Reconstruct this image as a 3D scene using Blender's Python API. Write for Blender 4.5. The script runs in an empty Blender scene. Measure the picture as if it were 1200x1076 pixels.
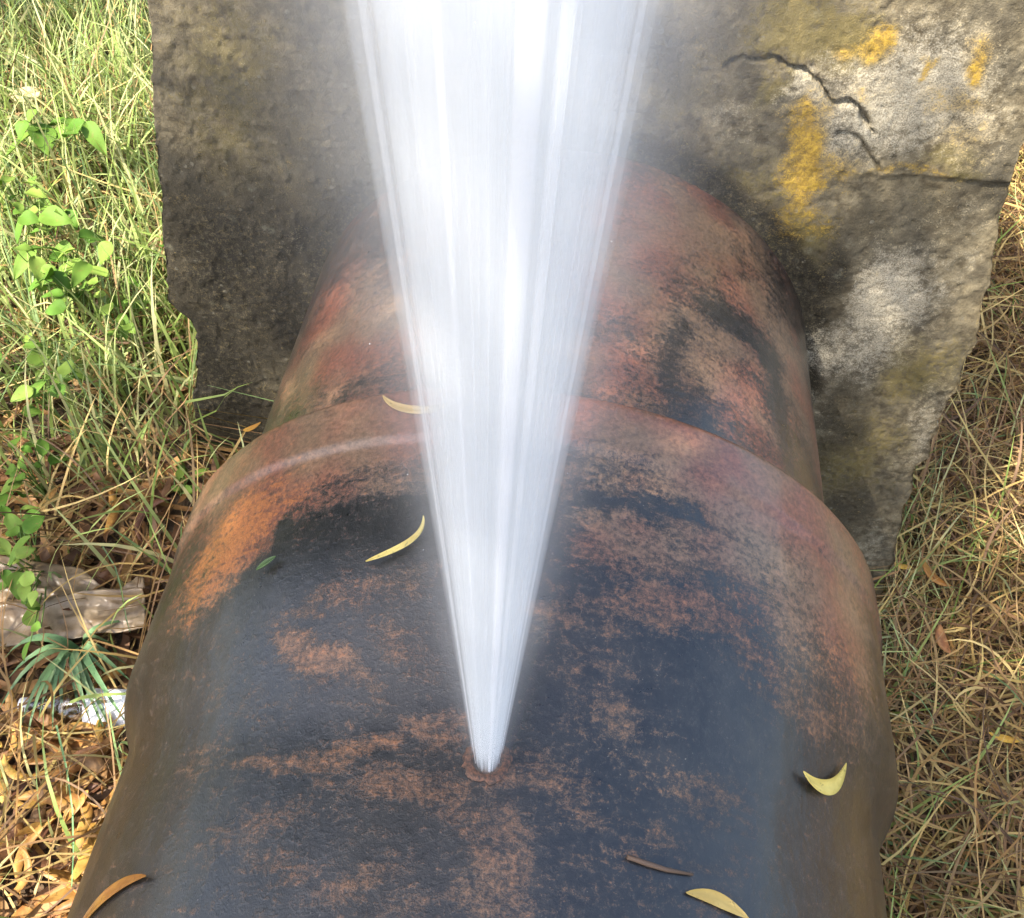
import bpy, math, random
import numpy as np
from mathutils import Matrix, Vector

random.seed(7)
RNG = np.random.default_rng(7)
scene = bpy.context.scene
COL = scene.collection

# ------------------------------------------------------------------ camera
PW, PH, PF = 1200.0, 1076.0, 1149.6            # photograph frame and focal length, pixels
PITCH, YAW, ROLL = 0.8812, 0.1179, -0.0061
CAM = np.array([0.0803, 0.0, 1.3823])
_f = np.array([-math.sin(YAW) * math.cos(PITCH), math.cos(YAW) * math.cos(PITCH), -math.sin(PITCH)])
_r = np.array([math.cos(YAW), math.sin(YAW), 0.0])
_u = np.cross(_r, _f)
CR = _r * math.cos(ROLL) + _u * math.sin(ROLL)
CU = np.cross(CR, _f)
cam_data = bpy.data.cameras.new('camera')
cam_data.sensor_fit = 'HORIZONTAL'
cam_data.sensor_width = 36.0
cam_data.lens = PF / PW * 36.0
cam_data.clip_start = 0.02
cam_data.clip_end = 500.0
cam = bpy.data.objects.new('camera', cam_data)
COL.objects.link(cam)
cam.matrix_world = Matrix((
    (CR[0], CU[0], -_f[0], CAM[0]),
    (CR[1], CU[1], -_f[1], CAM[1]),
    (CR[2], CU[2], -_f[2], CAM[2]),
    (0, 0, 0, 1)))
scene.camera = cam

# ------------------------------------------------------------------ sky, sun, exposure
SUN = np.array([-0.42, -0.40, 0.82])
SUN /= np.linalg.norm(SUN)
world = bpy.data.worlds.new('World')
scene.world = world
world.use_nodes = True
wn = world.node_tree
wn.nodes.clear()
sky = wn.nodes.new('ShaderNodeTexSky')
sky.sky_type = 'NISHITA'
sky.sun_disc = False
sky.sun_elevation = math.asin(SUN[2])
sky.sun_rotation = math.atan2(SUN[0], SUN[1])
sky.dust_density = 3.0
sky.ozone_density = 0.5
bg = wn.nodes.new('ShaderNodeBackground')
bg.inputs['Strength'].default_value = 0.15
wo = wn.nodes.new('ShaderNodeOutputWorld')
wn.links.new(sky.outputs[0], bg.inputs[0])
wn.links.new(bg.outputs[0], wo.inputs[0])
sl = bpy.data.lights.new('sun', 'SUN')
sl.energy = 4.0
sl.angle = math.radians(0.53)
sl.color = (1.0, 0.93, 0.82)
sun = bpy.data.objects.new('sun', sl)
COL.objects.link(sun)
sun.rotation_euler = Vector(SUN).to_track_quat('Z', 'Y').to_euler()
scene.view_settings.view_transform = 'Standard'
scene.view_settings.look = 'None'
scene.view_settings.exposure = 1.95
scene.view_settings.gamma = 1.0
scene.cycles.use_denoising = True
scene.cycles.volume_bounces = 4
scene.cycles.max_bounces = 12
scene.cycles.transparent_max_bounces = 24
scene.cycles.volume_step_rate = 1.0
scene.cycles.volume_max_steps = 256

# ------------------------------------------------------------------ measures (metres, pipe axis = Y axis)
R_BODY, R_BELL, R_SPIGOT = 0.5, 0.538, 0.4804
Y_BELL, Y_WALL = 0.8036, 1.3785
Z_GROUND = -0.40
Z_RIGHT = -0.83


def ray(px, py):
    d = _f + CR * (px - PW / 2) / PF - CU * (py - PH / 2) / PF
    return d / np.linalg.norm(d)


def on_wall(px, py, y=Y_WALL):
    d = ray(px, py)
    return CAM + d * ((y - CAM[1]) / d[1])


def on_level(px, py, z=Z_GROUND):
    d = ray(px, py)
    return CAM + d * ((z - CAM[2]) / d[2])


def on_pipe(px, py, R):
    d = ray(px, py)
    a = d[0] ** 2 + d[2] ** 2
    b = CAM[0] * d[0] + CAM[2] * d[2]
    k = CAM[0] ** 2 + CAM[2] ** 2 - R * R
    D = max(b * b - a * k, 0.0)
    return CAM + d * ((-b - math.sqrt(D)) / a)


def pipe_sy(px, py, R):
    """arc length from the crown and distance along the pipe of a spot on it"""
    p = on_pipe(px, py, R)
    return np.array([R * math.atan2(p[0], p[2]), p[1]])


# ------------------------------------------------------------------ noise in numpy
def _hash(i, j, k, seed):
    n = (i.astype(np.int64) * 374761393 + j.astype(np.int64) * 668265263 + k.astype(np.int64) * 2147483647 + seed * 974711) & 0xFFFFFFFF
    n = ((n ^ (n >> 13)) * 1274126177) & 0xFFFFFFFF
    n = (n ^ (n >> 16)) & 0xFFFFFF
    return n / float(0xFFFFFF)


def vnoise(x, y, z=None, seed=0):
    x = np.asarray(x, float); y = np.asarray(y, float)
    z = np.zeros_like(x) if z is None else np.asarray(z, float)
    i, j, k = np.floor(x), np.floor(y), np.floor(z)
    u, v, w = x - i, y - j, z - k
    u, v, w = u * u * (3 - 2 * u), v * v * (3 - 2 * v), w * w * (3 - 2 * w)
    o = 0
    for a in (0, 1):
        for b in (0, 1):
            for c in (0, 1):
                o = o + _hash(i + a, j + b, k + c, seed) * (u if a else 1 - u) * (v if b else 1 - v) * (w if c else 1 - w)
    return o


def fbm(x, y, z=None, seed=0, octaves=4):
    o, a, t = 0, 1.0, 0.0
    z = None if z is None else np.asarray(z, float)
    for n in range(octaves):
        s = 2.03 ** n
        o = o + a * vnoise(np.asarray(x) * s, np.asarray(y) * s, None if z is None else z * s, seed + n * 17)
        t += a
        a *= 0.5
    return o / t


def sstep(a, b, x):
    t = np.clip((np.asarray(x, float) - a) / (b - a), 0, 1)
    return t * t * (3 - 2 * t)


# ------------------------------------------------------------------ mesh and object helpers
def mesh_np(name, verts, quads=None, tris=None, smooth=True):
    me = bpy.data.meshes.new(name)
    verts = np.asarray(verts, np.float32).reshape(-1, 3)
    nq = 0 if quads is None else len(quads)
    nt = 0 if tris is None else len(tris)
    me.vertices.add(len(verts))
    me.vertices.foreach_set('co', verts.ravel())
    idx = []
    if nq: idx.append(np.asarray(quads, np.int32).ravel())
    if nt: idx.append(np.asarray(tris, np.int32).ravel())
    idx = np.concatenate(idx)
    me.loops.add(len(idx))
    me.loops.foreach_set('vertex_index', idx)
    me.polygons.add(nq + nt)
    st = np.concatenate([np.arange(nq) * 4, nq * 4 + np.arange(nt) * 3]).astype(np.int32)
    me.polygons.foreach_set('loop_start', st)
    me.polygons.foreach_set('use_smooth', np.full(nq + nt, smooth))
    me.update(calc_edges=True)
    me.validate()
    return me


def attr(me, name, rgba):
    a = me.attributes.new(name, 'FLOAT_COLOR', 'POINT')
    a.data.foreach_set('color', np.asarray(rgba, np.float32).ravel())


def obj(name, me, mat=None, parent=None, label=None, cat=None, group=None, kind=None):
    o = bpy.data.objects.new(name, me)
    COL.objects.link(o)
    if mat is not None and me is not None and len(me.materials) == 0:
        me.materials.append(mat)
    if parent is not None:
        o.parent = parent
    tag(o, label, cat, group, kind)
    return o


def tag(o, label=None, cat=None, group=None, kind=None):
    if label: o['label'] = label
    if cat: o['category'] = cat
    if group: o['group'] = group
    if kind: o['kind'] = kind


def grid_quads(nr, nc, wrap=False):
    i = np.arange(nr - 1)[:, None]
    j = np.arange(nc if wrap else nc - 1)[None, :]
    j2 = (j + 1) % nc
    return np.stack([i * nc + j, i * nc + j2, (i + 1) * nc + j2, (i + 1) * nc + j], -1).reshape(-1, 4)


def tube(path, radii, sides=6):
    """closed tube along a list of points -> verts, quads, tris"""
    P = np.asarray(path, float)
    n = len(P)
    T = np.gradient(P, axis=0)
    T /= np.linalg.norm(T, axis=1)[:, None] + 1e-12
    ref = np.array([0.0, 0.0, 1.0]) if abs(T[0][2]) < 0.9 else np.array([1.0, 0, 0])
    V = []
    for k in range(n):
        a = np.cross(T[k], ref); a /= np.linalg.norm(a) + 1e-12
        b = np.cross(T[k], a)
        for s in range(sides):
            t = 2 * math.pi * s / sides
            V.append(P[k] + (a * math.cos(t) + b * math.sin(t)) * radii[k])
    q = grid_quads(n, sides, True)
    V += [P[0], P[-1]]
    c0, c1 = n * sides, n * sides + 1
    t0 = [(c0, (s + 1) % sides, s) for s in range(sides)]
    t1 = [(c1, (n - 1) * sides + s, (n - 1) * sides + (s + 1) % sides) for s in range(sides)]
    return np.array(V), q, np.array(t0 + t1)


class Joiner:
    def __init__(self):
        self.v, self.q, self.t, self.n = [], [], [], 0

    def add(self, v, q=None, t=None):
        self.v.append(np.asarray(v, float))
        if q is not None and len(q): self.q.append(np.asarray(q) + self.n)
        if t is not None and len(t): self.t.append(np.asarray(t) + self.n)
        self.n += len(v)

    def mesh(self, name, smooth=True):
        return mesh_np(name, np.concatenate(self.v), np.concatenate(self.q) if self.q else None,
                       np.concatenate(self.t) if self.t else None, smooth)


# ------------------------------------------------------------------ material helpers
class N:
    def __init__(self, name):
        self.m = bpy.data.materials.new(name)
        self.m.use_nodes = True
        self.t = self.m.node_tree
        self.t.nodes.clear()
        self.out = self.t.nodes.new('ShaderNodeOutputMaterial')

    def n(self, typ, **kw):
        nd = self.t.nodes.new('ShaderNode' + typ)
        for k, v in kw.items():
            setattr(nd, k, v)
        return nd

    def l(self, a, b):
        self.t.links.new(a, b)

    def val(self, sock, v):
        if hasattr(v, 'node'):
            self.l(v, sock)
        else:
            sock.default_value = v

    def math(self, op, a, b=None, c=None, clamp=False):
        nd = self.n('Math', operation=op, use_clamp=clamp)
        self.val(nd.inputs[0], a)
        if b is not None: self.val(nd.inputs[1], b)
        if c is not None: self.val(nd.inputs[2], c)
        return nd.outputs[0]

    def mix(self, f, a, b, blend='MIX'):
        nd = self.n('Mix', data_type='RGBA', blend_type=blend)
        self.val(nd.inputs[0], f)
        self.val(nd.inputs[6], a if hasattr(a, 'node') else (*a, 1.0))
        self.val(nd.inputs[7], b if hasattr(b, 'node') else (*b, 1.0))
        return nd.outputs[2]

    def ramp(self, x, lo, hi):
        nd = self.n('MapRange', interpolation_type='SMOOTHSTEP')
        self.val(nd.inputs[0], x)
        nd.inputs[1].default_value = lo
        nd.inputs[2].default_value = hi
        return nd.outputs[0]

    def noise(self, scale, detail=4, rough=0.6, vec=None, dist=0.0):
        nd = self.n('TexNoise')
        nd.inputs['Scale'].default_value = scale
        nd.inputs['Detail'].default_value = detail
        nd.inputs['Roughness'].default_value = rough
        nd.inputs['Distortion'].default_value = dist
        if vec is not None: self.l(vec, nd.inputs['Vector'])
        return nd.outputs[0]

    def coord(self, scale=None):
        c = self.n('TexCoord').outputs['Object']
        if scale is None:
            return c
        mp = self.n('Mapping')
        mp.inputs['Scale'].default_value = scale
        self.l(c, mp.inputs[0])
        return mp.outputs[0]

    def attr(self, name):
        return self.n('Attribute', attribute_name=name)

    def bump(self, h, strength, dist, normal=None):
        nd = self.n('Bump')
        nd.inputs['Strength'].default_value = strength
        nd.inputs['Distance'].default_value = dist
        self.l(h, nd.inputs['Height'])
        if normal is not None: self.l(normal, nd.inputs['Normal'])
        return nd.outputs[0]

    def principled(self, color, rough, normal=None, **kw):
        p = self.n('BsdfPrincipled')
        self.val(p.inputs['Base Color'], color if hasattr(color, 'node') else (*color, 1.0))
        self.val(p.inputs['Roughness'], rough)
        if normal is not None: self.l(normal, p.inputs['Normal'])
        for k, v in kw.items():
            self.val(p.inputs[k], v)
        self.l(p.outputs[0], self.out.inputs[0])
        return p


def leafy(name, color_from, rough=0.55, trans=0.35, spec=0.3):
    """thin leaf: glossy diffuse plus light coming through"""
    m = N(name)
    col = color_from(m)
    p = m.n('BsdfPrincipled')
    m.val(p.inputs['Base Color'], col)
    p.inputs['Roughness'].default_value = rough
    p.inputs['Specular IOR Level'].default_value = spec
    t = m.n('BsdfTranslucent')
    m.val(t.inputs[0], col)
    mx = m.n('MixShader')
    mx.inputs[0].default_value = trans
    m.l(p.outputs[0], mx.inputs[1])
    m.l(t.outputs[0], mx.inputs[2])
    m.l(mx.outputs[0], m.out.inputs[0])
    return m.m


def vary(base, dark, scale=60.0):
    def f(m):
        oi = m.n('ObjectInfo').outputs['Random']
        nz = m.noise(scale, 3, 0.6, m.coord())
        c = m.mix(m.ramp(nz, 0.35, 0.7), dark, base)
        spot = m.ramp(m.noise(scale * 7, 3, 0.6, m.coord()), 0.60, 0.70)
        c = m.mix(m.math('MULTIPLY', spot, 0.6), c, tuple(0.35 * q for q in dark))
        hs = m.n('HueSaturation')
        m.l(c, hs.inputs['Color'])
        m.l(m.math('MULTIPLY_ADD', oi, 0.55, 0.7), hs.inputs['Value'])
        m.l(m.math('MULTIPLY_ADD', oi, 0.03, 0.487), hs.inputs['Hue'])
        return hs.outputs[0]
    return f


# ================================================================== PIPE
def ell(px, py, dx, dy, w, R, amp=1.0, soft=0.6):
    """a stain on the pipe: centre, half axis (dx,dy) and half width w, sizes as they measure in the photograph;
    stored as an ellipse in surface measure"""
    c = pipe_sy(px, py, R)
    a = pipe_sy(px + dx, py + dy, R) - c
    L = math.hypot(dx, dy)
    b = pipe_sy(px - dy / L * w, py + dx / L * w, R) - c
    return (c, np.linalg.inv(np.stack([a, b], 1)), amp, soft)


def paint(s, y, blobs, warp):
    o = np.zeros_like(s)
    for c, M, amp, soft in blobs:
        ds, dy = s - c[0] + warp[0], y - c[1] + warp[1]
        q = np.hypot(M[0, 0] * ds + M[0, 1] * dy, M[1, 0] * ds + M[1, 1] * dy)
        soft = min(soft * 1.5, 1.0)
        k = amp * (1 - sstep(1 - soft, 1 + soft, q))
        o = np.where(np.abs(k) > np.abs(o), k, o) if amp > 0 else o + k
    return o


RB, RE, RS_ = R_BODY, R_BELL, R_SPIGOT
# rust showing through the black coating (body and bell)
RUST = [
    ell(385, 525, 120, -45, 42, RE, 0.95), ell(265, 640, 65, -75, 36, RE, 1.0, 0.4), ell(300, 560, 70, -50, 30, RE, 0.8),
    ell(255, 575, 45, -50, 16, RE, 0.55),
    ell(790, 505, 120, 40, 30, RE, 0.95), ell(900, 590, 80, 55, 50, RE, 0.85), ell(990, 720, 25, 90, 34, RE, 1.0),
    ell(930, 700, 35, 80, 40, RE, 0.7), ell(760, 645, 75, 18, 32, RE, 0.85), ell(800, 735, 85, 22, 26, RB, 0.8),
    ell(700, 470, 60, 8, 12, RE, 0.7), ell(620, 560, 70, 6, 20, RE, 0.45), ell(900, 800, 50, 60, 30, RB, 0.6),
    ell(700, 600, 60, 10, 14, RE, 0.4), ell(960, 850, 40, 50, 26, RB, 0.55), ell(850, 650, 60, 40, 30, RE, 0.6),
    # body streaks
    ell(375, 775, 62, 36, 16, RB, 0.85), ell(395, 715, 60, -10, 16, RB, 0.55), ell(450, 868, 120, -6, 11, RB, 0.85),
    ell(500, 850, 45, -14, 16, RB, 0.75), ell(340, 892, 60, -6, 12, RB, 0.7), ell(470, 925, 90, 12, 22, RB, 0.72),
    ell(562, 980, 16, 90, 24, RB, 0.75), ell(560, 1060, 40, 20, 30, RB, 0.55), ell(420, 1030, 60, -8, 14, RB, 0.55),
    ell(610, 905, 80, 10, 22, RB, 0.5), ell(720, 850, 60, 16, 26, RB, 0.38), ell(660, 930, 40, 20, 22, RB, 0.38),
    ell(680, 790, 50, 10, 24, RB, 0.36), ell(300, 960, 60, -20, 20, RB, 0.42), ell(240, 900, 40, -30, 16, RB, 0.4),
    ell(470, 760, 50, 20, 20, RB, 0.5), ell(740, 1000, 60, 10, 16, RB, 0.25), ell(820, 930, 50, 20, 26, RB, 0.35),
    ell(470, 1060, 60, 4, 12, RB, 0.4), ell(330, 1010, 30, -6, 12, RB, 0.35), ell(640, 720, 40, 10, 24, RB, 0.55),
    ell(440, 700, 60, 5, 26, RB, 0.35), ell(690, 700, 50, 14, 16, RE, 0.55), ell(560, 700, 60, 3, 20, RB, 0.4),
]
ORANGE = [ell(262, 640, 70, -78, 30, RE, 0.95, 0.6), ell(215, 710, 14, -40, 14, RE, 0.9), ell(330, 585, 40, -18, 16, RE, 0.6),
          ell(440, 868, 100, -6, 14, RB, 0.25), ell(375, 775, 62, 36, 16, RB, 0.2), ell(992, 790, 14, 60, 18, RE, 0.35),
          ell(562, 990, 16, 80, 24, RB, 0.1)]
BARE = [ell(725, 588, 60, 14, 14, RE, -0.5), ell(800, 600, 50, 28, 10, RE, -0.45), ell(470, 600, 120, -5, 26, RE, -0.3),
        ell(350, 700, 100, -24, 22, RB, -0.4), ell(850, 850, 60, 60, 60, RB, -0.3), ell(400, 560, 50, -16, 8, RE, -0.35), ell(556, 940, 6, 46, 9, RB, -0.45), ell(330, 640, 14, -30, 9, RE, -0.6), ell(285, 690, 10, -26, 8, RE, -0.6), ell(240, 665, 6, -20, 5, RE, -0.5)]
SP_RUST = [ell(800, 270, 90, 40, 60, RS_, 1.0), ell(740, 330, 50, 60, 40, RS_, 0.9), ell(880, 340, 25, 60, 16, RS_, 0.95),
           ell(720, 430, 50, 30, 40, RS_, 0.8), ell(840, 440, 50, 50, 34, RS_, 0.7), ell(945, 480, 22, 110, 12, RS_, 0.95),
           ell(880, 480, 30, 60, 26, RS_, 0.55), ell(400, 400, -40, 70, 40, RS_, 0.95), ell(480, 370, 60, 40, 60, RS_, 0.7),
           ell(350, 440, -26, 40, 14, RS_, 0.6), ell(600, 300, 120, 30, 90, RS_, 0.75), ell(600, 420, 100, 10, 30, RS_, 0.5),
           ell(840, 395, 60, 50, 12, RS_, 0.7)]
SP_BARE = [ell(740, 430, 4, 50, 7, RS_, -0.3), ell(785, 400, 8, 60, 12, RS_, -0.5, 0.7), ell(855, 372, 36, 34, 14, RS_, -0.38, 0.7), ell(815, 460, 16, 50, 10, RS_, -0.3, 0.7),
           ell(868, 310, 14, 36, 9, RS_, -0.4, 0.7), ell(910, 470, 14, 70, 12, RS_, -0.4), ell(440, 440, 40, -20, 12, RS_, -0.4)]


def revolve(name, ys, rs, th, blobs, orange, bare, mat, parent, seed, rim=lambda y: 0, brown=lambda y: 0 * y, shape=None):
    ys, rs = np.asarray(ys, float), np.asarray(rs, float)
    Y, T = np.meshgrid(ys, th, indexing='ij')
    Rr = np.repeat(rs[:, None], len(th), 1)
    if shape is not None:
        Rr = Rr + shape(Y, T)
    s = Rr * T
    cx, cz = np.sin(T), np.cos(T)
    wob = (fbm(cx * 3, Y * 3, cz * 3, seed, 3) - 0.5) * 0.003 + (fbm(cx * 14, Y * 14, cz * 14, seed + 5, 3) - 0.5) * 0.0016
    Rr = Rr + wob
    V = np.stack([Rr * cx, Y, Rr * cz], -1).reshape(-1, 3)
    me = mesh_np(name, V, grid_quads(len(ys), len(th), True)[:, ::-1])
    w = ((fbm(s * 16, Y * 16, None, seed + 9, 4) - 0.5) * 0.07, (fbm(s * 16, Y * 16, None, seed + 31, 4) - 0.5) * 0.05)
    rust = paint(s, Y, blobs, w) + paint(s, Y, bare, w)
    rust = rust + 0.34 * (fbm(s * 5, Y * 9, None, seed + 50, 5) - 0.52) - 0.08
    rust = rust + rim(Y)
    org = paint(s, Y, orange, w)
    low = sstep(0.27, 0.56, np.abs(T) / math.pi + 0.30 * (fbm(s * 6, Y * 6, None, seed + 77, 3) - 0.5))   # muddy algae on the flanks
    attr(me, 'mask', np.stack([rust, org, low, brown(Y) + 0 * rust], -1).reshape(-1, 4))
    return obj(name, me, mat, parent)


def pipe_material():
    m = N('rusted_coated_steel')
    a = m.attr('mask')
    sep = m.n('SeparateColor')
    m.l(a.outputs['Color'], sep.inputs[0])
    c = m.coord()
    fine = m.noise(150, 6, 0.75, c)
    mid = m.noise(28, 6, 0.7, c, 0.6)
    streak = m.noise(26, 5, 0.65, m.coord((1.0, 4.0, 1.0)), 0.5)
    grit = m.noise(520, 3, 0.7, c)
    # ragged edge of the rust
    k = m.math('ADD', sep.outputs[0], m.math('MULTIPLY', m.math('SUBTRACT', mid, 0.5), 1.3))
    k = m.math('ADD', k, m.math('MULTIPLY', m.math('SUBTRACT', fine, 0.5), 2.1))
    k = m.math('ADD', k, m.math('MULTIPLY', m.math('SUBTRACT', streak, 0.5), 1.6))
    k = m.math('ADD', k, m.math('MULTIPLY', m.math('SUBTRACT', grit, 0.5), 1.5))
    rust = m.ramp(k, 0.0, 1.0)
    coat = m.mix(m.ramp(mid, 0.3, 0.7), (0.007, 0.007, 0.007), (0.019, 0.018, 0.016))
    coat = m.mix(m.math('MULTIPLY', m.ramp(fine, 0.5, 0.75), 0.4), coat, (0.07, 0.06, 0.052))
    rcol = m.mix(m.ramp(fine, 0.3, 0.7), (0.085, 0.029, 0.017), (0.235, 0.08, 0.044))
    rcol = m.mix(m.ramp(m.noise(7, 3, 0.5, c), 0.35, 0.65), rcol, m.mix(m.ramp(fine, 0.3, 0.7), (0.09, 0.055, 0.03), (0.21, 0.125, 0.07)))
    rcol = m.mix(m.math('MULTIPLY', a.outputs['Alpha'], 0.8), rcol, m.mix(m.ramp(fine, 0.3, 0.7), (0.06, 0.033, 0.016), (0.19, 0.098, 0.045)))
    ok = m.math('ADD', sep.outputs[1], m.math('ADD', m.math('MULTIPLY', m.math('SUBTRACT', fine, 0.5), 2.6), m.math('MULTIPLY', m.math('SUBTRACT', streak, 0.5), 1.6)))
    ocol = m.mix(m.ramp(grit, 0.3, 0.7), (0.21, 0.066, 0.02), (0.42, 0.15, 0.04))
    rcol = m.mix(m.ramp(ok, 0.3, 1.1), rcol, ocol)
    col = m.mix(rust, coat, rcol)
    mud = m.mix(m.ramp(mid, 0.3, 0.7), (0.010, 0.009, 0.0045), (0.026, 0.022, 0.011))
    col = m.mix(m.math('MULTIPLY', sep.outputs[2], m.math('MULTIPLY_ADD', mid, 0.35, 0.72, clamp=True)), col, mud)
    speck = m.ramp(m.noise(260, 2, 0.5, c), 0.73, 0.78)
    col = m.mix(m.math('MULTIPLY', speck, 0.5), col, (0.22, 0.19, 0.15))
    h = m.math('ADD', m.math('MULTIPLY', fine, 0.5), m.math('MULTIPLY', grit, 0.35))
    h = m.math('ADD', h, m.math('MULTIPLY', rust, 0.35))
    h = m.math('ADD', h, m.math('MULTIPLY', m.ramp(m.noise(75, 3, 0.6, c), 0.45, 0.75), 0.25))
    nrm = m.bump(h, 0.5, 0.002)
    rough = m.math('MULTIPLY_ADD', rust, 0.14, m.math('MULTIPLY_ADD', mid, 0.22, 0.20))
    rough = m.math('ADD', rough, m.math('MULTIPLY', sep.outputs[2], 0.4))
    m.principled(col, rough, nrm, **{'Specular IOR Level': m.math('MULTIPLY_ADD', sep.outputs[2], -0.35, 0.5), 'Coat Weight': m.math('MULTIPLY_ADD', sep.outputs[2], -0.4, 0.4), 'Coat Roughness': 0.2, 'Coat IOR': 1.45})
    return m.m


MAT_PIPE = pipe_material()
pipe = obj('water_pipe', None, label='large rusty black water pipe with a leak, bell joint in the middle', cat='pipe')
th = np.concatenate([np.linspace(-2.15, 2.15, 680), np.linspace(2.15, 2 * math.pi - 2.15, 40)[1:-1]])
yb = np.concatenate([np.linspace(-5, 0.0, 26)[:-1], np.linspace(0.0, 0.15, 14)[:-1], np.arange(0.15, 0.79, 0.0031)])
rb = np.full(len(yb), R_BODY)


def bell_swell(Y, T):
    """the socket: a long swell over the crown, a short shoulder on the flanks, then the raised end band"""
    fl = sstep(0.75, 1.25, np.abs(np.where(T > math.pi, T - 2 * math.pi, T)))
    o = (R_BELL - 0.005 - R_BODY) * sstep(0, 1, (Y - (0.36 + 0.08 * fl)) / (0.24 - 0.15 * fl))
    o = o + 0.005 * sstep(0.715, 0.732, Y)
    return np.where(Y > 0.794, 0.0, o)



lip_y = [0.7945, 0.7985, 0.8015, 0.8032, Y_BELL, Y_BELL, 0.802, 0.79, 0.74]
lip_r = [R_BELL - 0.0002, R_BELL - 0.0008, R_BELL - 0.002, R_BELL - 0.004, R_BELL - 0.007, R_SPIGOT + 0.022, R_SPIGOT + 0.018, R_SPIGOT + 0.016, R_SPIGOT + 0.012]
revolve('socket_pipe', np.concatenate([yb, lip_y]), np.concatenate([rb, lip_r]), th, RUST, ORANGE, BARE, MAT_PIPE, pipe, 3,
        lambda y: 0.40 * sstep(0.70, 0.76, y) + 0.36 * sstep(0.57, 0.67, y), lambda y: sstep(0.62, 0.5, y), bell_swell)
ys = np.concatenate([[0.70, 0.75], np.arange(0.78, 1.42, 0.0034), [1.6, 2.2, 3, 5, 9]])
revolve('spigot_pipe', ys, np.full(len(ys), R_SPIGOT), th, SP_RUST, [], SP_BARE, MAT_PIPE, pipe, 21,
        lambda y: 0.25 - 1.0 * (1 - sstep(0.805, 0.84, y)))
mseal = N('joint_mortar')
mseal.principled(mseal.mix(mseal.noise(60, 4, 0.6, mseal.coord()), (0.03, 0.025, 0.02), (0.11, 0.07, 0.05)), 0.8)
tt = np.linspace(0, 2 * math.pi, 260, endpoint=False)
prof = [(0.775, 0.026), (0.796, 0.020), (0.803, 0.010), (0.808, 0.002), (0.806, -0.004)]
SV = []
for py_, pr_ in prof:
    nz = (fbm(np.sin(tt) * 9, np.cos(tt) * 9, None, 4, 3) - 0.5)
    SV.append(np.stack([(R_SPIGOT + pr_) * np.sin(tt), py_ + nz * 0.008, (R_SPIGOT + pr_) * np.cos(tt)], -1))
obj('joint_seal', mesh_np('joint_seal', np.concatenate(SV), grid_quads(len(prof), 260, True)[:, ::-1]), mseal.m, pipe)

# ================================================================== CONCRETE BLOCK
Z_TOP, Z_BOT, DEPTH = 1.02, -1.05, 0.75
zL = np.array([-1.08, -0.475, -0.20, 0.015, 0.045, 0.09, 0.40, 0.70, 1.05])
xL = np.array([-0.955, -0.845, -0.785, -0.722, -0.728, -0.762, -0.692, -0.622, -0.545])
zR = np.array([-1.08, -0.677, -0.369, -0.215, -0.185, -0.012, 0.02, 0.245, 0.55, 0.80, 1.05])
xR = np.array([0.90, 0.838, 0.790, 0.772, 0.786, 0.764, 0.775, 0.739, 0.691, 0.635, 0.58])
nzr, nxf, nsd = 500, 470, 46
zz = np.linspace(Z_BOT, Z_TOP, nzr)
lx = np.interp(zz, zL, xL) + (fbm(zz * 20, zz * 0 + 3, None, 8, 4) - 0.5) * 0.014
rx = np.interp(zz, zR, xR) + (fbm(zz * 14, zz * 0 + 9, None, 18, 4) - 0.5) * 0.026
uf = np.linspace(0, 1, nxf)
us = np.linspace(0, 1, nsd)[1:]
fx = lx[:, None] + (rx - lx)[:, None] * uf[None, :]
fy = np.full_like(fx, Y_WALL)
sx1 = np.repeat(rx[:, None], nsd - 1, 1); sy1 = Y_WALL + DEPTH * us[None, :] ** 1.6 + 0 * sx1
bx = rx[:, None] + (lx - rx)[:, None] * us[None, :]; by = np.full_like(bx, Y_WALL + DEPTH)
sx2 = np.repeat(lx[:, None], nsd - 2, 1); sy2 = Y_WALL + DEPTH * (1 - us[:-1][None, :]) ** 1.6 + 0 * sx2
BX = np.concatenate([fx, sx1, bx, sx2], 1)
BY = np.concatenate([fy, sy1, by, sy2], 1)
BZ = np.repeat(zz[:, None], BX.shape[1], 1)
ncol = BX.shape[1]


def wl(px, py):
    p = on_wall(px, py)
    return np.array([p[0], p[2]])


def polydist(X, Z, pts):
    d = np.full(X.shape, 9.0)
    for a, b in zip(pts[:-1], pts[1:]):
        ab = b - a
        t = np.clip(((X - a[0]) * ab[0] + (Z - a[1]) * ab[1]) / (ab @ ab), 0, 1)
        d = np.minimum(d, np.hypot(X - a[0] - t * ab[0], Z - a[1] - t * ab[1]))
    return d


crack = [wl(*q) for q in [(850, 74), (885, 68), (915, 68), (935, 80), (962, 96), (970, 110), (990, 122), (1012, 130), (1018, 145), (1028, 152)]]
crack2 = [wl(*q) for q in [(980, 154), (1004, 155), (1012, 172), (1024, 188), (1030, 200)]]
wx = (fbm(BX * 40, BZ * 40, None, 60, 3) - 0.5) * 0.022
wz = (fbm(BX * 40, BZ * 40, None, 61, 3) - 0.5) * 0.022
d1 = polydist(BX + wx, BZ + wz, crack)
d2 = polydist(BX + wx, BZ + wz, crack2)
front = np.zeros_like(BX); front[:, :nxf] = 1
rough_n = fbm(BX * 9, BZ * 9, BY * 9, 40, 5) - 0.5
fine_n = fbm(BX * 70, BZ * 70, BY * 70, 41, 3) - 0.5
pit = sstep(0.70, 0.82, vnoise(BX * 95, BZ * 95, BY * 95, 42))
pebb = sstep(0.62, 0.85, vnoise(BX * 60, BZ * 60, BY * 60, 47)) * sstep(0.3, -0.3, BX)
disp = rough_n * 0.011 + fine_n * 0.0035 - pit * 0.002 + pebb * 0.003
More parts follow.
